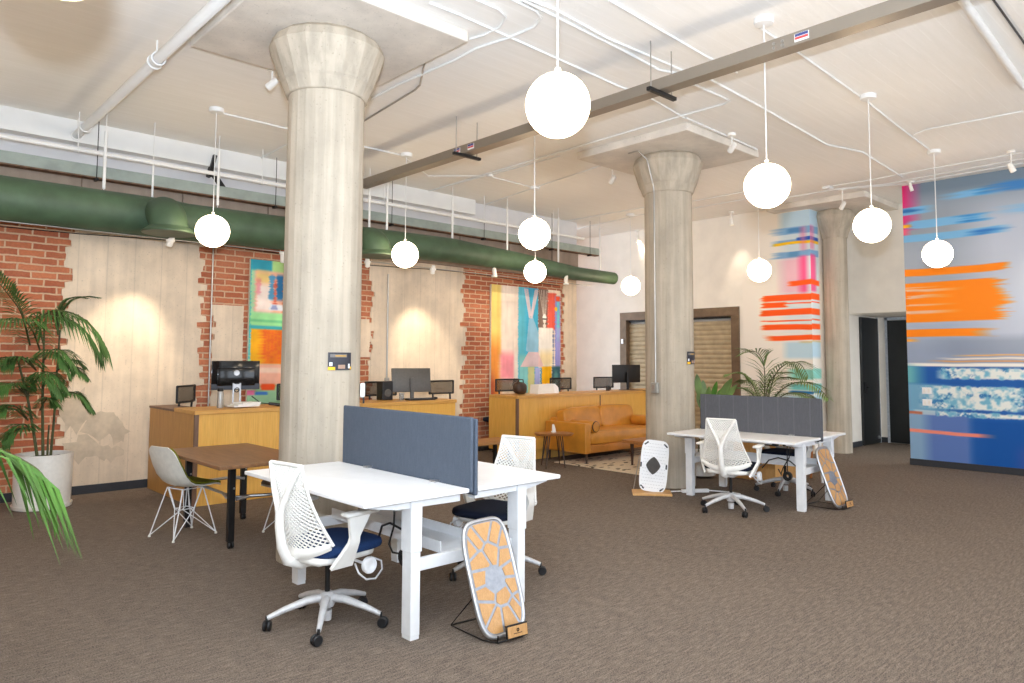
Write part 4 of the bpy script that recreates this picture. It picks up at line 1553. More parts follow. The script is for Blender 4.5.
# ------------------------------------------------------------------ counter-top things
def monitor(label, w, h, loc, rz, lift, mat, dell=False, tilt=0):
    """screen faces +y in local space, its back toward the room"""
    t = thing('monitor', label, 'monitor', loc, rz)
    zc = lift+h/2
    b = MB().box((0, 0, zc), (w, .022, h), (tilt, 0, 0), .006)
    if dell:
        b.box((0, -.014, zc-.02), (w*.8, .03, h*.62), (tilt, 0, 0), .02, 3)
    b.build('screen_housing', mat, t, 40)
    MB().box((0, .0125, zc), (w-.02, .002, h-.02), (tilt, 0, 0)).build('screen_panel', M['gloss'], t)
    if dell:
        MB().box((0, -.012, lift+.035), (w, .018, .07), None, .004).build('chin', plain('dark_slate_plastic', (48, 52, 62), .35), t)
        lg = MB().lathe([(.026, -.034), (.033, -.035), (.033, -.03), (.026, -.03)], 24, (.0, 0, zc+.03), 'y')
        lg.build('logo_ring', M['chrome'], t, 40)
        cu = bpy.data.curves.new('logo_letters', 'FONT')
        cu.body = 'DELL'
        cu.size = .018
        cu.extrude = .0008
        cu.align_x = 'CENTER'
        cu.align_y = 'CENTER'
        tmp = bpy.data.objects.new('logo_letters', cu)
        COL.objects.link(tmp)
        dg = bpy.context.evaluated_depsgraph_get()
        me = bpy.data.meshes.new_from_object(tmp.evaluated_get(dg))
        bpy.data.objects.remove(tmp)
        me.materials.clear()
        me.materials.append(M['chrome'])
        lo = bpy.data.objects.new('logo_letters', me)
        COL.objects.link(lo)
        lo.parent = t
        lo.location = (0, -.031, zc+.03)
        lo.rotation_euler = (rad(90), 0, 0)
        st = MB()
        hole = [(.03*math.cos(a), lift+.0+.03*math.sin(a)) for a in [k*PI/8 for k in range(16)]]
        st.box((-.04, -.05, .5*(lift+.08)), (.018, .016, lift+.08), (0, rad(0), 0), .004)
        st.box((.04, -.05, .5*(lift+.08)), (.018, .016, lift+.08), (0, rad(0), 0), .004)
        st.box((0, -.05, lift+.04), (.09, .016, .06), None, .004)
        st.box((0, -.05, .03), (.09, .016, .06), None, .004)
        st.build('stand', M['chrome'], t)
        MB().lathe([(.022, -.062), (.03, -.061), (.03, -.04), (.022, -.04)], 20, (0, 0, lift-.0), 'y', False).build('cable_ring', M['black'], t, 40)
    else:
        MB().box((0, -.04, (lift+h*.6)/2), (.055, .025, lift+h*.6), None, .006).build('stand', M['screenback'] if mat is not M['black'] else M['black'], t)
    MB().box((0, -.01, .006), (.24, .19, .012), None, .005).build('stand_base', M['chrome'] if dell else M['screenback'], t)
    return t


CT = 1.03
monitor('glossy black monitor with a round silver logo on the plywood counter by the concrete wall', .56, .34, (3.44, 8.50, CT), rad(-4), .20, M['gloss'], True)
monitor('grey-backed monitor on the plywood counter beside the thick column', .58, .34, (5.99, 8.55, CT), rad(-16), .10, M['screenback'], False, rad(-8))
monitor('black monitor on the counter above the tan sofa, beside the column', .70, .34, (11.0, 8.62, CT), rad(-10), .14, M['black'])

t = thing('thermos_bottle', 'slim grey drinking bottle standing left of the glossy black monitor', 'bottle', (3.22, 8.38, CT))
MB().lathe([(.034, 0), (.036, .01), (.036, .17), (.028, .195)], 20).build('bottle_body', M['socket'], t, 40)
MB().lathe([(.03, .19), (.034, .195), (.034, .225), (.028, .23)], 20).build('bottle_cap', M['black'], t, 40)
for k in range(3):
    tag(MB().box((0, 0, .008), (.30-.03*k, .2, .016), None, .002).build('paper_stack', M['paper'], None, None, (3.46+.02*k, 8.30, CT+.0125+.0165*k), rad(6*k)),
        ['white paper pad lowest of three beneath the glossy monitor stand', 'white paper pad in the middle of the three beneath the glossy monitor stand', 'white paper pad topmost of the three beneath the glossy monitor stand'][k], 'paper pad')
t = thing('desk_phone', 'black handset lying on the counter edge beside the first painting', 'handset', (3.86, 8.28, CT))
MB().box((0, 0, .02), (.20, .06, .035), (0, rad(8), rad(-18)), .014, 3).build('handset_body', M['black'], t, 40)
MB().tube([(-.09, .03, .03), (-.16, .1, .04), (-.24, .17, .12)], .006, 6).build('cord', M['black'], t, 60)
t = thing('desk_speaker', 'black box speaker on the counter between thick column and grey-backed monitor', 'speaker', (5.58, 8.6, CT))
MB().box((0, 0, .13), (.17, .16, .26), None, .01).build('speaker_case', M['black'], t)
MB().lathe([(.02, -.083), (.05, -.086), (.055, -.081)], 20, (0, 0, .1), 'y').build('speaker_cone', M['screenback'], t, 40)
t = thing('drinking_glass', 'small clear glass tumbler before the grey-backed monitor', 'glass', (5.70, 8.36, CT))
MB().lathe([(.001, .004), (.03, .004), (.036, .1), (.033, .1), (.028, .01), (.001, .01)], 20, cap=False).build('tumbler', M['glassy'], t, 40)
gm = M['glassy']
gm.node_tree.nodes['Principled BSDF'].inputs['Transmission Weight'].default_value = .85
t = thing('keyboard', 'black keyboard lying before the grey-backed monitor', 'keyboard', (5.96, 8.28, CT))
MB().box((0, 0, .011), (.42, .13, .02), (0, 0, rad(-6)), .005).build('keyboard_case', M['black'], t)
kk = MB()
for i in range(14):
    for j in range(4):
        kk.box((-.19+i*.029, -.045+j*.03, .024), (.023, .023, .006))
kb_ = kk.build('key_block', M['screenback'], t)
kb_.rotation_euler.z = rad(-6)
t = thing('desk_mouse', 'small black mouse near the end of the counter beside the grey-backed monitor', 'mouse', (6.22, 8.3, CT))
MB().pillow((0, 0, .018), (.1, .062, .036), .8, None, 20, 10, .7).build('mouse_shell', M['black'], t, 180)
t = thing('tissue_box', 'white cut-cornered carton on the counter in front of the two-figure painting', 'carton', (8.78, 8.62, CT))
MB().prism([(-.26, 0), (.14, 0), (.10, .155), (-.24, .15)], -.1, .1, lambda a, b, d: (a, d, b)).build('carton_body', M['paper'], t)
MB().prism([(.12, 0), (.27, 0), (.25, .10), (.17, .16), (.12, .16)], -.08, .08, lambda a, b, d: (a, d, b)).build('carton_flap', M['white'], t)
t = thing('leather_bag', 'dark brown bag slumped on the end of the counter behind the sofa', 'bag', (8.2, 8.62, CT))
MB().pillow((0, 0, .1), (.26, .18, .2), .7, (0, .15, .2), 24, 12, .7).build('bag_body', plain('dark_brown_leather', (58, 42, 32), .5, 0, .2, 8), t, 180)
MB().tube([(-.08, 0, .17), (-.05, -.02, .24), (.05, -.02, .24), (.08, 0, .17)], .009, 8).build('bag_handle', M['legwood'], t, 60)
t = thing('pen_cup', 'dark cup of pens on the counter beside the black monitor', 'pen cup', (10.45, 8.62, CT))
MB().lathe([(.035, 0), (.04, .09), (.036, .09), (.03, .005)], 16).build('cup', M['black'], t, 40)
pn = MB()
for k in range(4):
    pn.tube([(.01*math.cos(k*2), .01*math.sin(k*2), .02), (.06*math.cos(k*2), .03*math.sin(k*2), .17+.02*k)], .005, 6)
pn.build('pen', M['screenback'], t)
t = thing('framed_card', 'little black framed card standing on the counter next to the sofa column', 'card frame', (11.75, 8.62, CT))
MB().box((0, 0, .09), (.2, .015, .18), (rad(-8), 0, rad(-10)), .004).build('frame_body', M['black'], t)
MB().box((0, -.010, .09), (.08, .003, .08), (rad(-8), 0, rad(-10))).build('card', M['paper'], t)
t = thing('counter_cable', 'dark cable hanging over the counter front behind the sofa', 'cable', (11.1, 8.23, 1.03))
MB().tube([(-.05, .35, .008), (-.05, .05, .008), (-.05, -.026, .0), (0, -.03, -.12), (.16, -.03, -.3), (.34, -.03, -.36), (.46, -.03, -.24), (.5, -.03, -.04), (.5, .05, .008)], .006, 6).build('cable_run', M['blackm'], t, 60)


# ------------------------------------------------------------------ mesh-back chairs behind the counters
def make_mesh_chair():
    t = thing('mesh_chair', '', 'office chair', (0, 0, 0), 0)
    fr = MB()
    w, z0, z1 = .25, 1.06, 1.255

    def arc(a, z):
        return Vector((a*w, .03*a*a*-1, z))
    fr.tube([arc(-1+2*k/8, z1) for k in range(9)], .013, 8)
    fr.tube([arc(-1+2*k/8, z0) for k in range(9)], .013, 8)
    for s in (-1, 1):
        fr.tube([arc(s, z0-.005), arc(s, z1+.005)], .015, 8)
    fr.build('backrest_frame', M['black'], t, 60)
    MB().grid(10, 4, lambda u, v: arc(-1+2*u, z0+(z1-z0)*v), .003).build('backrest_mesh', M['mesh_black'], t)
    for s in (-1, 1):
        MB().tube([(s*.18, -.03, z0), (s*.18, -.05, .8), (s*.17, .0, .52), (s*.12, .16, .50)], .014, 8).build('backrest_upright', M['black'], t, 60)
    MB().pillow((0, .22, .55), (.48, .46, .09), .5, None, 24, 10, .5).build('seat', M['navy'], t, 180)
    MB().tube([(0, .22, .1), (0, .22, .52)], .025, 10).build('gas_lift', M['blackm'], t, 60)
    for k in range(5):
        a = 2*PI*k/5
        lg = MB().tube([(0, .22, .1), (.28*math.cos(a), .22+.28*math.sin(a), .06)], [.025, .015], 8)
        lg.sphere((.28*math.cos(a), .22+.28*math.sin(a), .03), .03, 12, 8)
        lg.build('base_leg', M['black'], t, 50)
    return t


mc = make_mesh_chair()
for i, (x, y, rz, lb) in enumerate((
        (3.2, 9.36, rad(228), 'black mesh chair back behind the counter, just left of the grey bottle'),
        (4.5, 9.2, rad(10), 'black mesh chair back behind the counter, half cut by the thick column'),
        (5.95, 9.3, rad(-8), 'black mesh chair back behind the counter, hidden behind the box speaker'),
        (7.02, 9.22, rad(4), 'black mesh chair back standing at the free end of the counter beside the brick strip'),
        (8.5, 9.28, rad(-4), 'black mesh chair back behind the sofa counter, before the pink part of the painting'),
        (9.82, 9.25, rad(-6), 'black mesh chair back behind the sofa counter, before the yellow part of the painting'),
        (11.05, 9.25, rad(-8), 'black mesh chair back behind the sofa counter, before the plain white wall'))):
    o = mc if i == 0 else copy_tree(mc)
    o.location = (x, y, 0)
    o.rotation_euler.z = rz
    o['label'] = lb
    o['group'] = 'mesh chairs behind the counters'

# low bench between the counters
t = thing('wooden_bench', 'low brown wooden bench in the gap between the two plywood counters', 'bench', (6.53, 7.84, 0))
MB().box((0, 0, .43), (1.35, .42, .045), None, .008).build('bench_top', M['bench'], t)
for s in (-1, 1):
    lg = MB().box((s*.58, 0, .385), (.05, .36, .04))
    lg.box((s*.58, -.16, .19), (.05, .04, .38))
    lg.box((s*.58, .16, .19), (.05, .04, .38))
    lg.build('bench_leg', M['blackm'], t)

# ------------------------------------------------------------------ sofa, rug and little tables
t = MB().box2((-1.55, -.85, 0), (1.55, .85, .012), .004).build('area_rug', M['rug'], None, None, (9.78, 7.02, .0))
tag(t, 'cream rug flecked with dark dashes lying under the tan sofa', 'rug')
RT = .013
t = thing('leather_sofa', 'tan leather sofa with bolster cushions in front of the plywood counter', 'sofa', (9.39, 7.78, RT))
W2 = 1.02
MB().box2((-W2+.1, -.43, .15), (W2-.1, .40, .28), .02, 3).build('base_frame', M['leatherd'], t, 40)
for s in (-1, 1):
    MB().box2((s*(W2-.13), -.44, .15), (s*W2, .43, .61), .022, 4).build('arm', M['leather'], t, 40)
MB().box2((-W2+.12, .28, .2), (W2-.12, .44, .66), .03, 4).build('back_frame', M['leather'], t, 40)
MB().pillow((0, -.10, .375), (1.77, .68, .21), .16, None, 56, 16, .25).build('seat_cushion', M['leather'], t, 180)
for s in (-1, 1):
    MB().pillow((s*.445, .20, .615), (.90, .22, .40), .26, (rad(-12), rad(s*1.5), 0), 44, 18, .36).build('back_cushion', M['leather'], t, 180)
    bo = MB()
    bo.lathe([(.03, -.25), (.075, -.245), (.086, -.22), (.088, 0), (.086, .22), (.075, .245), (.03, .25)], 24, (s*(W2-.235), -.20, .555), 'y')
    bo = bo.build('bolster', M['leather'], t, 40)
    MB().lathe([(.076, -.25), (.083, -.247), (.086, -.238), (.08, -.243)], 24, (s*(W2-.235), -.20, .555), 'y', False).build('piping', M['legwood'], bo)
for sx in (-1, 1):
    for sy in (-.40, .38):
        MB().lathe([(.014, 0), (.022, .155)], 12, (sx*(W2-.06), sy, 0)).build('leg', M['legwood'], t, 40)

t = thing('side_table', 'small live-edge wooden side table on thin dark legs at the end of the sofa', 'side table', (7.93, 7.60, 0))
poly = []
rr = random.Random(9)
for k in range(22):
    a = 2*PI*k/22
    r_ = 1/max(abs(math.cos(a))/.30, abs(math.sin(a))/.19)
    r_ = min(r_, .31)*rr.uniform(.9, 1.04)
    poly.append((r_*math.cos(a), r_*math.sin(a)))
tp = MB()
n = len(poly)
tp.prism(poly, .465, .50, lambda a, b, d: (a*(1 if d > .48 else .9), b*(1 if d > .48 else .86), d))
tp.build('table_top', M['slabwood'], t).rotation_euler.z = rad(-38)
for (a, b) in ((-.26, -.1), (.02, -.22), (.24, .1), (-.05, .2)):
    lg = MB()
    lg.tube([(a*.66-.02, b*.66, .468), (a, b, .012)], .008, 6)
    lg.tube([(a*.66+.05, b*.66+.02, .468), (a, b, .012)], .008, 6)
    lg.sphere((a, b, .009), .011, 10, 6)
    lg.build('hairpin_leg', M['legwood'], t, 60)
t = thing('card_stand', 'tiny white curled card standing on the live-edge side table', 'card', (7.97, 7.62, .5))
MB().prism([(-.035, 0), (.035, 0), (.03, .07), (.012, .12), (-.02, .125), (-.036, .06)], -.004, .004, lambda a, b, d: (a, d+.02*b/.12, b)).build('card_sheet', M['paper'], t)
MB().box((0, .025, .012), (.05, .04, .024), None, .004).build('card_foot', M['paper'], t)

t = thing('coffee_table', 'low wooden coffee table on a dark leg, mostly hidden behind the white board and column', 'coffee table', (9.2, 6.62, RT))
MB().box((0, 0, .36), (.95, .62, .05), None, .01).build('table_top', M['slabwood'], t)
for sx in (-1, 1):
    for sy in (-1, 1):
        MB().lathe([(.016, 0), (.03, .34)], 12, (sx*.34, sy*.22, 0)).build('leg', M['legwood'], t, 40)


# ------------------------------------------------------------------ balance boards
BU, BV, BO = (88, -20), (44, 262), (221, 371)


def loc2(p):
    """zoomed photo point on the board face -> board units (u across -1..1, v down -1..1)"""
    a, b = p[0]-BO[0], p[1]-BO[1]
    det = BU[0]*BV[1]-BU[1]*BV[0]
    return ((a*BV[1]-b*BV[0])/det, (BU[0]*b-BU[1]*a)/det)


CELLS = [
    [(140, 152), (165, 128), (208, 130), (204, 165), (186, 196), (166, 182)],
    [(122, 168), (134, 162), (176, 206), (172, 234), (150, 236), (126, 200)],
    [(216, 150), (238, 152), (248, 190), (236, 222), (206, 200)],
    [(257, 178), (266, 186), (272, 216), (259, 225)],
    [(112, 208), (124, 215), (144, 244), (131, 250), (115, 232)],
    [(182, 226), (204, 211), (234, 231), (244, 268), (234, 298), (206, 294), (180, 264)],
    [(268, 237), (284, 252), (290, 300), (272, 310), (257, 290), (259, 252)],
    [(135, 268), (164, 270), (194, 301), (194, 325), (170, 334), (146, 310)],
    [(161, 353), (189, 356), (195, 380), (180, 397), (164, 394)],
    [(175, 421), (214, 402), (224, 426), (204, 488), (180, 494), (172, 452)],
    [(286, 392), (300, 382), (317, 402), (327, 440), (314, 454), (287, 430)],
    [(230, 442), (254, 420), (279, 432), (290, 466), (268, 514), (241, 498), (228, 470)],
    [(186, 514), (200, 502), (204, 522), (195, 560), (186, 554)],
    [(216, 505), (248, 546), (236, 588), (216, 596), (205, 566)],
    [(300, 468), (333, 512), (326, 558), (306, 546), (281, 520)],
    [(319, 468), (334, 478), (341, 508), (334, 518), (321, 486)],
    [(270, 527), (304, 560), (270, 574), (256, 560)],
    [(296, 322), (305, 330), (306, 356), (296, 362), (289, 342)],
]


def board_outline(w, h, n=44, e=.42, waist=0):
    out = []
    for k in range(n):
        a = 2*PI*k/n
        x = math.copysign(abs(math.cos(a))**e, math.cos(a))*w
        y = math.copysign(abs(math.sin(a))**(e*1.15), math.sin(a))*h
        out.append((x*(1-waist*(1-(y/h)**2)), y))
    return out


def board_cells(W, Hh):
    seeds = []
    for c in CELLS:
        u = sum(loc2(p)[0] for p in c)/len(c)
        v = sum(loc2(p)[1] for p in c)/len(c)
        seeds.append((u*W*.95, -v*Hh*.97))
    hub = (.0, -.015)
    out = []
    base = [(x*.88, y*.95) for x, y in board_outline(W, Hh, 40)]
    for i, (sx, sy) in enumerate(seeds):
        P = base
        for j, (ox, oy) in enumerate(seeds+[hub]):
            if j == i:
                continue
            dx, dy = ox-sx, oy-sy
            ln = math.hypot(dx, dy)
            if ln < 1e-6:
                continue
            dx, dy = dx/ln, dy/ln
            lim = ln/2-.0085
            if j == len(seeds):
                lim = max(.01, ln-.075)
            Q = []
            for k in range(len(P)):
                p, q_ = P[k], P[(k+1) % len(P)]
                a = (p[0]-sx)*dx+(p[1]-sy)*dy-lim
                b = (q_[0]-sx)*dx+(q_[1]-sy)*dy-lim
                if a <= 0:
                    Q.append(p)
                if a*b < 0:
                    f = a/(a-b)
                    Q.append((p[0]+(q_[0]-p[0])*f, p[1]+(q_[1]-p[1])*f))
            P = Q
            if len(P) < 3:
                break
        if len(P) >= 3:
            out.append(P)
    return out


def make_board(label, loc, rz, lean, roll):
    """the board leans back against its wire easel; face toward local -y"""
    t = thing('balance_board', label, 'balance board', loc, rz)
    W, Hh = .162, .322
    m = Matrix.Translation((0, 0, .03)) @ Euler((-lean, 0, 0)).to_matrix().to_4x4() @ Euler((0, roll, 0)).to_matrix().to_4x4()

    def pt(a, b, d):
        return m @ Vector((a, d, Hh+b))
    MB().prism(board_outline(W, Hh), 0, .016, lambda a, b, d: pt(a, b, d)).build('metal_face', M['boardmetal'], t, 30)
    rim = MB().tube([pt(a, b, .006) for a, b in board_outline(W, Hh, 60)], .013, 8, True)
    rim.build('metal_rim', M['chrome'], t, 60)
    for P in board_cells(W, Hh):
        MB().prism(P, -.003, .001, lambda a, b, d: pt(a, b, d)).build('bamboo_inset', M['bamboo'], t)
    es = MB()
    top = pt(.0, .05, .02)
    for s in (-1, 1):
        es.tube([pt(s*.10, -.05, .022), Vector((s*.15, .36, .008)), Vector((s*.13, .05, .008)), Vector((s*.09, -.035, .01)), Vector((s*.09, -.04, .05))], .005, 6)
    es.tube([Vector((-.15, .36, .008)), Vector((.15, .36, .008))], .005, 6)
    es.tube([Vector((-.09, -.035, .01)), Vector((.09, -.035, .01))], .005, 6)
    es.build('wire_easel', M['blackm'], t, 60)
    pl = MB().box((.03, -.055, .06), (.15, .012, .075), (rad(-8), 0, 0), .003)
    pl.build('name_holder', M['blackm'], t)
    MB().box((.03, -.0635, .06), (.138, .006, .06), (rad(-8), 0, 0), .002).build('name_plate', M['bamboo'], t)
    em = MB()
    for k in range(6):
        a = k*PI/3
        em.box((.03+.007*math.cos(a), -.0675+.001*math.sin(a), .068+.007*math.sin(a)), (.006, .002, .006), (0, a, 0))
    em.box((.03, -.0672, .05), (.06, .002, .005))
    em.build('plate_emblem', M['legwood'], t)
    return t


make_board('silver web balance board with bamboo insets leaning at the end of the front desk', (2.875, 3.125, 0), rad(-6), rad(19), rad(-3))
make_board('silver web balance board with bamboo insets leaning at the charcoal divider desk', (8.03, 3.36, 0), rad(-4), rad(19), rad(-2))

t = thing('white_board', 'white dimpled balance board with a dark diamond pad on a small wooden plinth', 'balance board', (7.20, 5.27, 0), rad(-50))
MB().box((0, .0, .0145), (.46, .30, .028), None, .006).build('plinth', M['oak'], t)
m = Matrix.Translation((0, -.02, .03)) @ Euler((rad(-9), 0, 0)).to_matrix().to_4x4() @ Euler((0, rad(6), 0)).to_matrix().to_4x4()
W, Hh = .165, .305
MB().prism(board_outline(W, Hh, 44, .36), 0, .02, lambda a, b, d: m @ Vector((a, d, Hh+b))).build('board_body', M['white'], t, 30)
MB().prism([(.085*math.copysign(abs(math.cos(a))**1.5, math.cos(a)), .105*math.copysign(abs(math.sin(a))**1.5, math.sin(a))) for a in [k*PI/14 for k in range(28)]], -.012, .001,
           lambda a, b, d: m @ Vector((a-.01, d, Hh+b))).build('diamond_pad', plain('dark_grey_rubber', (74, 70, 66), .7), t, 30)
for (a, b, r_) in ((-.11, .26, 40), (.12, .25, -40), (.145, 0, 90), (-.155, 0, 90), (-.12, -.26, -40), (.11, -.27, 40)):
    c, s = math.cos(rad(r_)), math.sin(rad(r_))
    MB().prism([(a+x*c-y*s, b+x*s+y*c) for x, y in ((-.026, -.009), (.026, -.009), (.03, 0), (.026, .009), (-.026, .009), (-.03, 0))], -.002, .001,
               lambda a, b, d: m @ Vector((a, d, Hh+b))).build('grip_slot', M['black'], t)
for i in range(9):
    for j in range(15):
        a, b = -.13+i*.032+(j % 2)*.016, -.26+j*.037
        if abs(a+.01)/.1+abs(b)/.12 > 1.05 and abs(a) < .14:
            MB().prism([(a-.009, b-.003), (a+.009, b-.003), (a+.009, b+.003), (a-.009, b+.003)], -.0025, .001, lambda p, q, d: m @ Vector((p, d, Hh+q))).build('dimple', M['greyleg'], t)
st = MB()
for s in (-1, 1):
    st.tube([m @ Vector((s*.13-.05, .03, .4)), Vector((s*.15-.06, .13, .035))], .006, 6)
st.build('prop_rod', M['chrome'], t, 60)

t = thing('power_strip', 'white power strip and cord on the carpet behind the legs of the charcoal divider desk', 'power strip', (7.68, 4.98, 0))
MB().box((0, 0, .02), (.34, .06, .04), (0, 0, rad(-35)), .008).build('strip_body', M['white'], t)
MB().tube([(-.14, .1, .02), (-.3, .25, .008), (-.42, .3, .008), (-.5, .28, .008), (-.55, .2, .008)], .008, 6).build('strip_cord', M['cord'], t, 60)
MB().tube([(.14, -.1, .02), (.3, -.3, .008), (.28, -.44, .008), (.05, -.4, .008)], .008, 6).build('strip_cord', M['cord'], t, 60)
t = thing('switch_plate', 'upper white switch plate on the mural wall', 'light switch', (XM-.004, 3.80, 1.10))
MB().box((-.004, 0, .05), (.008, .13, .1), None, .003).build('cover', M['white'], t)
for y in (-.03, .03):
    MB().box((-.010, y, .05), (.006, .03, .06), None, .002).build('rocker', M['chairw'], t)
t2 = dup(t, (XM-.004, 3.80, .92), 0, 'lower white switch plate on the mural wall')


# ------------------------------------------------------------------ palms
def frond(mb, stemb, pts, n, ll, droop, wd, spread=.9, seed=0, taper=True):
    """pts: spine points; leaflets on both sides"""
    r = random.Random(seed)
    pts = [Vector(p) for p in pts]
    # resample by smooth interpolation
    S = []
    m_ = len(pts)-1
    for k in range(n+1):
        f = k/n*m_
        i = min(int(f), m_-1)
        u = f-i
        p0 = pts[max(i-1, 0)]
        p1, p2 = pts[i], pts[i+1]
        p3 = pts[min(i+2, m_)]
        S.append(.5*((2*p1)+(p2-p0)*u+(2*p0-5*p1+4*p2-p3)*u*u+(3*p1-p0-3*p2+p3)*u*u*u))
    stemb.tube(S, [.009*(1-.75*k/n)+.001 for k in range(n+1)], 6)
    up0 = Vector((0, 0, 1))
    for k in range(2, n+1):
        t_ = (S[min(k+1, n)]-S[k-1]).normalized()
        side = t_.cross(up0)
        if side.length < .1:
            side = Vector((1, 0, 0))
        side.normalize()
        f = k/n
        L = ll*(math.sin(PI*min(1, .18+.78*f))**.6)*r.uniform(.88, 1.08)
        for s in (-1, 1):
            d = (side*s*spread+t_*(.55+.5*f)+up0*.12).normalized()
            tip = S[k]+d*L+Vector((0, 0, -droop*L))
            mid = S[k]+d*L*.5+Vector((0, 0, -droop*L*.18))
            w = (d.cross(up0))
            if w.length < .05:
                w = t_.copy()
            w = w.normalized()*wd
            fold = Vector((0, 0, wd*.35))
            a = S[k]
            mb.add([a-w*.35, a+w*.35, mid+w+fold*.3, mid-w+fold*.3, mid-fold, tip], [(0, 1, 2, 4), (0, 4, 3), (4, 2, 5), (3, 4, 5)])


def palm(name, label, loc, stems, fronds, leafmat, pot, ll, wd, droop, n=40, cat='palm'):
    t = thing(name, label, cat, loc)
    pot(t)
    o = Vector(loc)
    for i, (pts, r0) in enumerate(stems):
        MB().tube([Vector(p)-o for p in pts], [r0*(1-.35*k/(len(pts)-1)) for k in range(len(pts))], 8).build('stem', M['stem'], t, 60)
    for i, (pts, l_, dr) in enumerate(fronds):
        mb, sb = MB(), MB()
        frond(mb, sb, [Vector(p)-o for p in pts], n, ll*l_, droop*dr, wd, .9, i)
        fo_ = mb.build('frond', leafmat, t, None)
        sb.build('leaf_rib', M['stem'], fo_, 60)
    return t


def pot_white(r0, r1, h, saucer=True):
    def f(t):
        MB().lathe([(r0, .035), (r1, h), (r1-.025, h), (r1-.03, h-.06), (.001, h-.06)], 40, cap=False).build('pot', M['pot'], t, 40)
        s = MB().lathe([(.001, h-.058), (r1-.03, h-.05)], 24, cap=False)
        for v in s.bm.verts:
            v.co.z += random.uniform(-.006, .012)
        s.build('soil', M['soil'], t)
        if saucer:
            MB().lathe([(r0-.02, 0), (r0+.012, .008), (r0+.018, .045), (r0+.008, .045), (r0-.002, .034)], 40).build('saucer', M['pot'], t, 40)
    return f


PX0, PY0 = 1.66, 9.18


def q(u, v, y=PY0):
    return at(u, v, 'y', y)


stems = [([q(38, 462), q(33, 428), q(28, 400), q(18, 360)], .016), ([q(43, 462), q(42.5, 400), q(44, 340)], .016),
         ([q(50, 462), q(54, 420), q(56, 385), q(60, 330)], .014), ([q(47, 462), q(48, 440), q(49, 425)], .012)]
fr_ = [
    ([q(44, 345), q(40, 322), q(52, 311, 9.1), q(72, 313, 9.0), q(92, 326, 8.95), q(106, 350, 8.95)], 1.25, 1.5),
    ([q(58, 335), q(60, 316), q(70, 302), q(84, 297), q(98, 297.5)], .5, .4),
    ([q(30, 345), q(22, 312, 8.9), q(10, 292, 8.8), q(-4, 272, 8.7)], .9, .5),
    ([q(40, 350), q(30, 326, 8.8), q(14, 318, 8.6), q(-8, 322, 8.5)], 1.0, 1.0),
    ([q(56, 400), q(60, 396), q(70, 392, 9.1), q(80, 396, 9.1), q(90, 409, 9.1)], .6, .9),
    ([q(58, 370), q(64, 362), q(74, 360, 9.1), q(84, 366, 9.1)], .5, .9),
    ([q(28, 400), q(30, 388), q(42, 380, 9.0), q(54, 392, 9.0)], .65, .8),
    ([q(26, 395), q(18, 384, 8.9), q(6, 384, 8.8), q(-6, 392, 8.7)], .75, .8),
    ([q(36, 370), q(28, 360, 9.0), q(18, 358, 9.0), q(2, 366, 8.9)], .8, 1.0),
    ([q(44, 360), q(52, 350, 8.9), q(64, 352, 8.8), q(74, 368, 8.8)], .8, 1.0),
    ([q(40, 410), q(48, 398, 9.0), q(56, 404, 9.0)], .5, .8),
    ([q(30, 430), q(24, 424, 9.0), q(14, 428, 9.0), q(2, 440, 8.9)], .65, .9),
    ([q(28, 420), q(18, 408, 8.9), q(8, 406, 8.9), q(-4, 412, 8.8)], .7, .9),
    ([q(44, 340), q(46, 318, 9.3), q(58, 312, 9.4), q(70, 322, 9.4)], .6, 1.0),
    ([q(36, 380), q(44, 372, 8.9), q(56, 376, 8.8), q(66, 390, 8.8)], .6, 1.0),
]
rj = random.Random(12)
for pts_, l_, d_ in list(fr_):
    if rj.random() < .75:
        e_ = Vector((rj.uniform(-.16, .02), rj.uniform(-.22, .1), rj.uniform(-.14, .05)))
        fr_.append(([Vector(p)+e_*(k_/(len(pts_)-1)) for k_, p in enumerate(pts_)], l_*rj.uniform(.7, .95), d_))
palm('potted_palm', 'tall dark green palm in a big white pot standing against the brick and concrete wall', (PX0, PY0, 0), stems, fr_, M['leaf'], pot_white(.265, .275, .57), .36, .0105, .55, 27)

# the bright frond that reaches in from the side
P0 = Vector((.02, 4.0, 0))


def q2(u, v, y=4.0):
    return at(u, v, 'y', y)


def pot_side(t):
    pot_white(.2, .24, .42)(t)


fg = [([(.02, 4.0, .9), (.18, 4.0, 1.17), q2(-18, 446), q2(4, 452), q2(24, 461), q2(40, 472), q2(52, 490)], 1.0, 2.0),
      ([(.02, 4.0, .9), (-.2, 4.1, 1.3), (-.5, 4.15, 1.35), (-.75, 4.2, 1.1)], 1.0, 1.0),
      ([(.02, 4.0, .9), (.0, 4.25, 1.3), (-.1, 4.6, 1.35), (-.2, 4.85, 1.1)], 1.0, 1.0)]
palm('side_palm', 'bright green palm frond reaching in low over the carpet before the white pot', P0, [([(.0, 4.0, .36), (.02, 4.0, .9)], .014)], fg, M['leafl'], pot_side, .36, .0105, .5, 26)

# palm and leafy plant beyond the charcoal divider
PB = Vector((9.35, 4.95, 0))


def q3(u, v, x=9.35):
    return at(u, v, 'x', x)


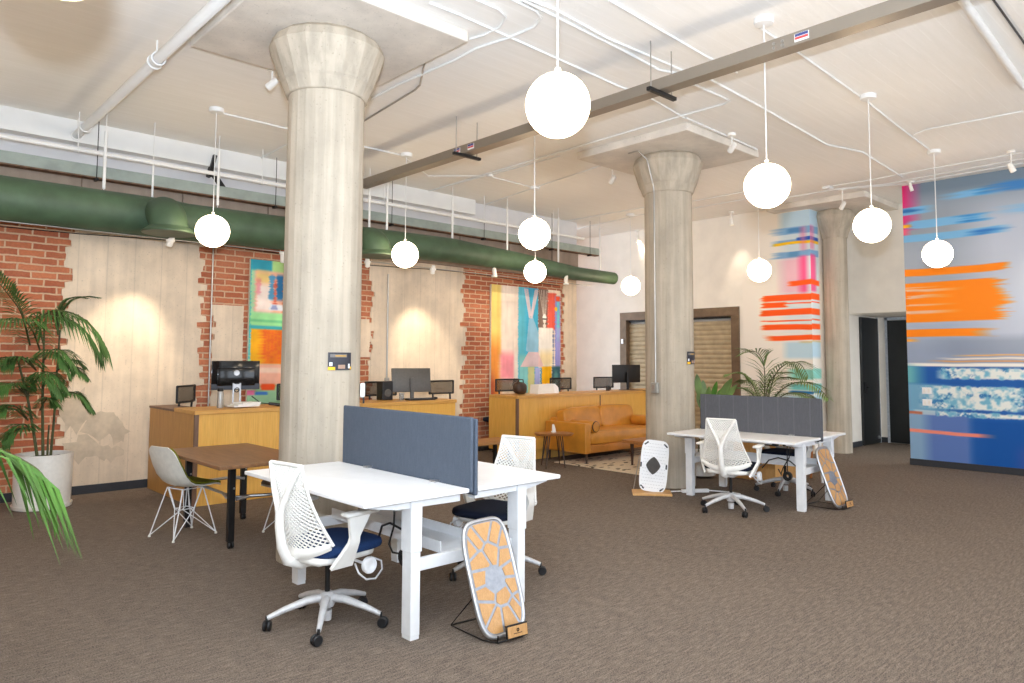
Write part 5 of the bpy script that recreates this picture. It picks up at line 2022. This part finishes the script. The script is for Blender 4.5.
fr3 = [
    ([q3(764, 400), q3(765, 380), q3(763, 362), q3(756, 352, 9.2), q3(744, 353, 9.1)], 1.1, .55),
    ([q3(768, 400), q3(775, 375), q3(788, 363, 9.3), q3(800, 364, 9.2), q3(808, 376, 9.1)], 1.0, .9),
    ([q3(770, 402), q3(784, 388), q3(800, 382, 9.2), q3(816, 386, 9.1), q3(828, 398, 9.0)], .7, .8),
    ([q3(760, 402), q3(752, 384), q3(742, 374, 9.3), q3(728, 374, 9.2)], .8, .8),
    ([q3(760, 404), q3(750, 392), q3(738, 388, 9.3), q3(722, 390, 9.2)], .8, .7),
    ([q3(766, 404), q3(770, 388, 9.6), q3(780, 378, 9.8), q3(796, 378, 10)], .8, .8),
    ([q3(762, 404), q3(756, 388, 9.7), q3(748, 380, 9.9), q3(738, 382, 10)], .7, .8),
    ([q3(770, 404), q3(786, 394, 9.2), q3(800, 393, 9.1), q3(812, 398, 9)], .6, .7),
    ([q3(765, 402), q3(768, 386, 9.2), q3(776, 374, 9.0), q3(788, 372, 8.9)], .7, .7),
]
st3 = [([PB+Vector((.03*k, -.03*k, .5)), q3(762+2.5*k, 430), q3(761+2.6*k, 402)], .013) for k in range(4)]


def pot_wood(t):
    b = MB().box2((-.30, -.30, 0), (.30, .30, .05), .006)
    b.box2((-.30, -.30, .05), (-.27, .30, .5))
    b.box2((.27, -.30, .05), (.30, .30, .5))
    b.box2((-.27, -.30, .05), (.27, -.27, .5))
    b.box2((-.27, .27, .05), (.27, .30, .5))
    b.build('wood_planter', M['oak'], t)
    MB().box2((-.27, -.27, .4), (.27, .27, .46)).build('soil', M['soil'], t)


palm('divider_palm', 'feathery palm in a pale wood planter rising above the charcoal divider', PB, st3, fr3, M['leafm'], pot_wood, .38, .012, .45, 26)

PL = Vector((8.75, 5.55, 0))
t = thing('broadleaf_plant', 'broad-leaved green plant in a white pot between the sofa column and the charcoal divider', 'potted plant', PL)
pot_white(.17, .2, .36, False)(t)
rr = random.Random(3)
for k, (u, v, L) in enumerate(((697, 374, .34), (703, 380, .34), (709, 386, .3), (716.5, 381, .26), (724, 386, .34), (731, 378, .36), (699, 390, .3), (719, 392, .26), (704, 396, .3), (736, 384, .3))):
    tip = at(u, v, 'x', 8.75+rr.uniform(-.25, .25))-PL
    base = Vector((rr.uniform(-.05, .05), rr.uniform(-.05, .05), .33))
    md = base.lerp(tip, .62)+Vector((0, 0, .06))
    sb = MB().tube([base, base.lerp(md, .5)+Vector((0, 0, .03)), md], [.008, .006, .004], 6)
    d = (tip-md)
    ln = d.length
    sd = d.cross(Vector((.5, .4, .3))).normalized()
    lf = MB().grid(8, 4, lambda u_, v_, md=md, d=d, sd=sd, L=L: md+d*u_*1.1+sd*(v_-.5)*.085*L/.3*math.sin(PI*min(1, .04+.96*u_))**.8+Vector((0, 0, -.05*u_*u_+.04*abs(v_-.5))), .002)
    lo = lf.build('leaf', M['leafl'] if k in (3, 4) else M['leafm'], t, 60)
    sb.build('leaf_stalk', M['stem'], lo, 60)

# wooden stool behind the second desk
t = thing('wooden_stool', 'orange-brown wooden stool standing behind the charcoal divider desk', 'stool', (9.66, 4.38, 0))
MB().lathe([(.17, .60), (.18, .61), (.18, .64), (.17, .65)], 28).build('stool_seat', M['orangewood'], t, 40)
for k in range(4):
    a = PI/4+k*PI/2
    MB().tube([(.12*math.cos(a), .12*math.sin(a), .61), (.20*math.cos(a), .20*math.sin(a), .0)], [.02, .016], 10).build('stool_leg', M['orangewood'] if k != 2 else M['whitem'], t, 60)
rg = MB()
for k in range(4):
    a, b = PI/4+k*PI/2, PI/4+(k+1)*PI/2
    rg.tube([(.172*math.cos(a), .172*math.sin(a), .22), (.172*math.cos(b), .172*math.sin(b), .22)], .01, 8)
rg.build('stool_rung', M['orangewood'], t, 60)

# conduit and cable on the brick wall
t = thing('wall_conduit', 'thin grey conduit running down the concrete edge behind the grey-backed monitor', 'conduit', (6.34, YB-.03, 0))
MB().tube([(0, 0, .3), (0, 0, 2.95)], .014, 8).build('conduit_run', M['galv'], t, 60)
MB().box((0, -.005, 1.25), (.07, .04, .11), None, .006).build('conduit_box', M['socket'], t)
t = thing('wall_conduit', 'thin pale conduit dropping from behind a globe to the glossy monitor', 'conduit', (3.58, YB-.03, 0))
MB().tube([(0, 0, .3), (0, 0, 3.12)], .012, 8).build('conduit_run', M['galv'], t, 60)
MB().box((0, -.005, .6), (.07, .04, .11), None, .006).build('conduit_box', M['socket'], t)
t = thing('wall_cable', 'dark cable strung along the top of the brick wall under the duct', 'cable', (3, YB-.075, 3.06))
MB().tube([(-7+k*.75, 0, .02-.03*math.sin(k*1.1)) for k in range(20)], .006, 6).build('cable_run', M['blackm'], t, 60)

# ================================================================== LIGHT AND CAMERA
w = bpy.data.worlds.new('daylight')
SC.world = w
w.use_nodes = True
bg = w.node_tree.nodes['Background']
bg.inputs[0].default_value = (.80, .89, 1.0, 1)
bg.inputs[1].default_value = 3.2

# the photographer's flash, just above the lens
L = bpy.data.lights.new('camera_flash', 'AREA')
L.shape = 'DISK'
L.size = .14
L.energy = 480
L.color = (.70, .83, 1.0)
fo = bpy.data.objects.new('camera_flash', L)
COL.objects.link(fo)
fo.location = (0, .0, 1.98)
fo.rotation_euler = Vector((.33, .33, .90)).to_track_quat('-Z', 'Y').to_euler()

cam = bpy.data.cameras.new('camera')
co = bpy.data.objects.new('camera', cam)
COL.objects.link(co)
m = Matrix((RX, -RD, -RF)).transposed()
co.matrix_world = Matrix.Translation((0, 0, H)) @ m.to_4x4()
cam.sensor_fit = 'HORIZONTAL'
cam.sensor_width = 36
cam.lens = F/1024*36
cam.shift_x = 0
cam.shift_y = -(341.5-PY)/1024
cam.clip_start = .05
cam.clip_end = 100
SC.camera = co
vs = SC.view_settings
vs.view_transform = 'Standard'
vs.look = 'None'
vs.gamma = 1
vs.use_curve_mapping = False
vs.exposure = 0.45
SC.cycles.max_bounces = 8
SC.cycles.diffuse_bounces = 5
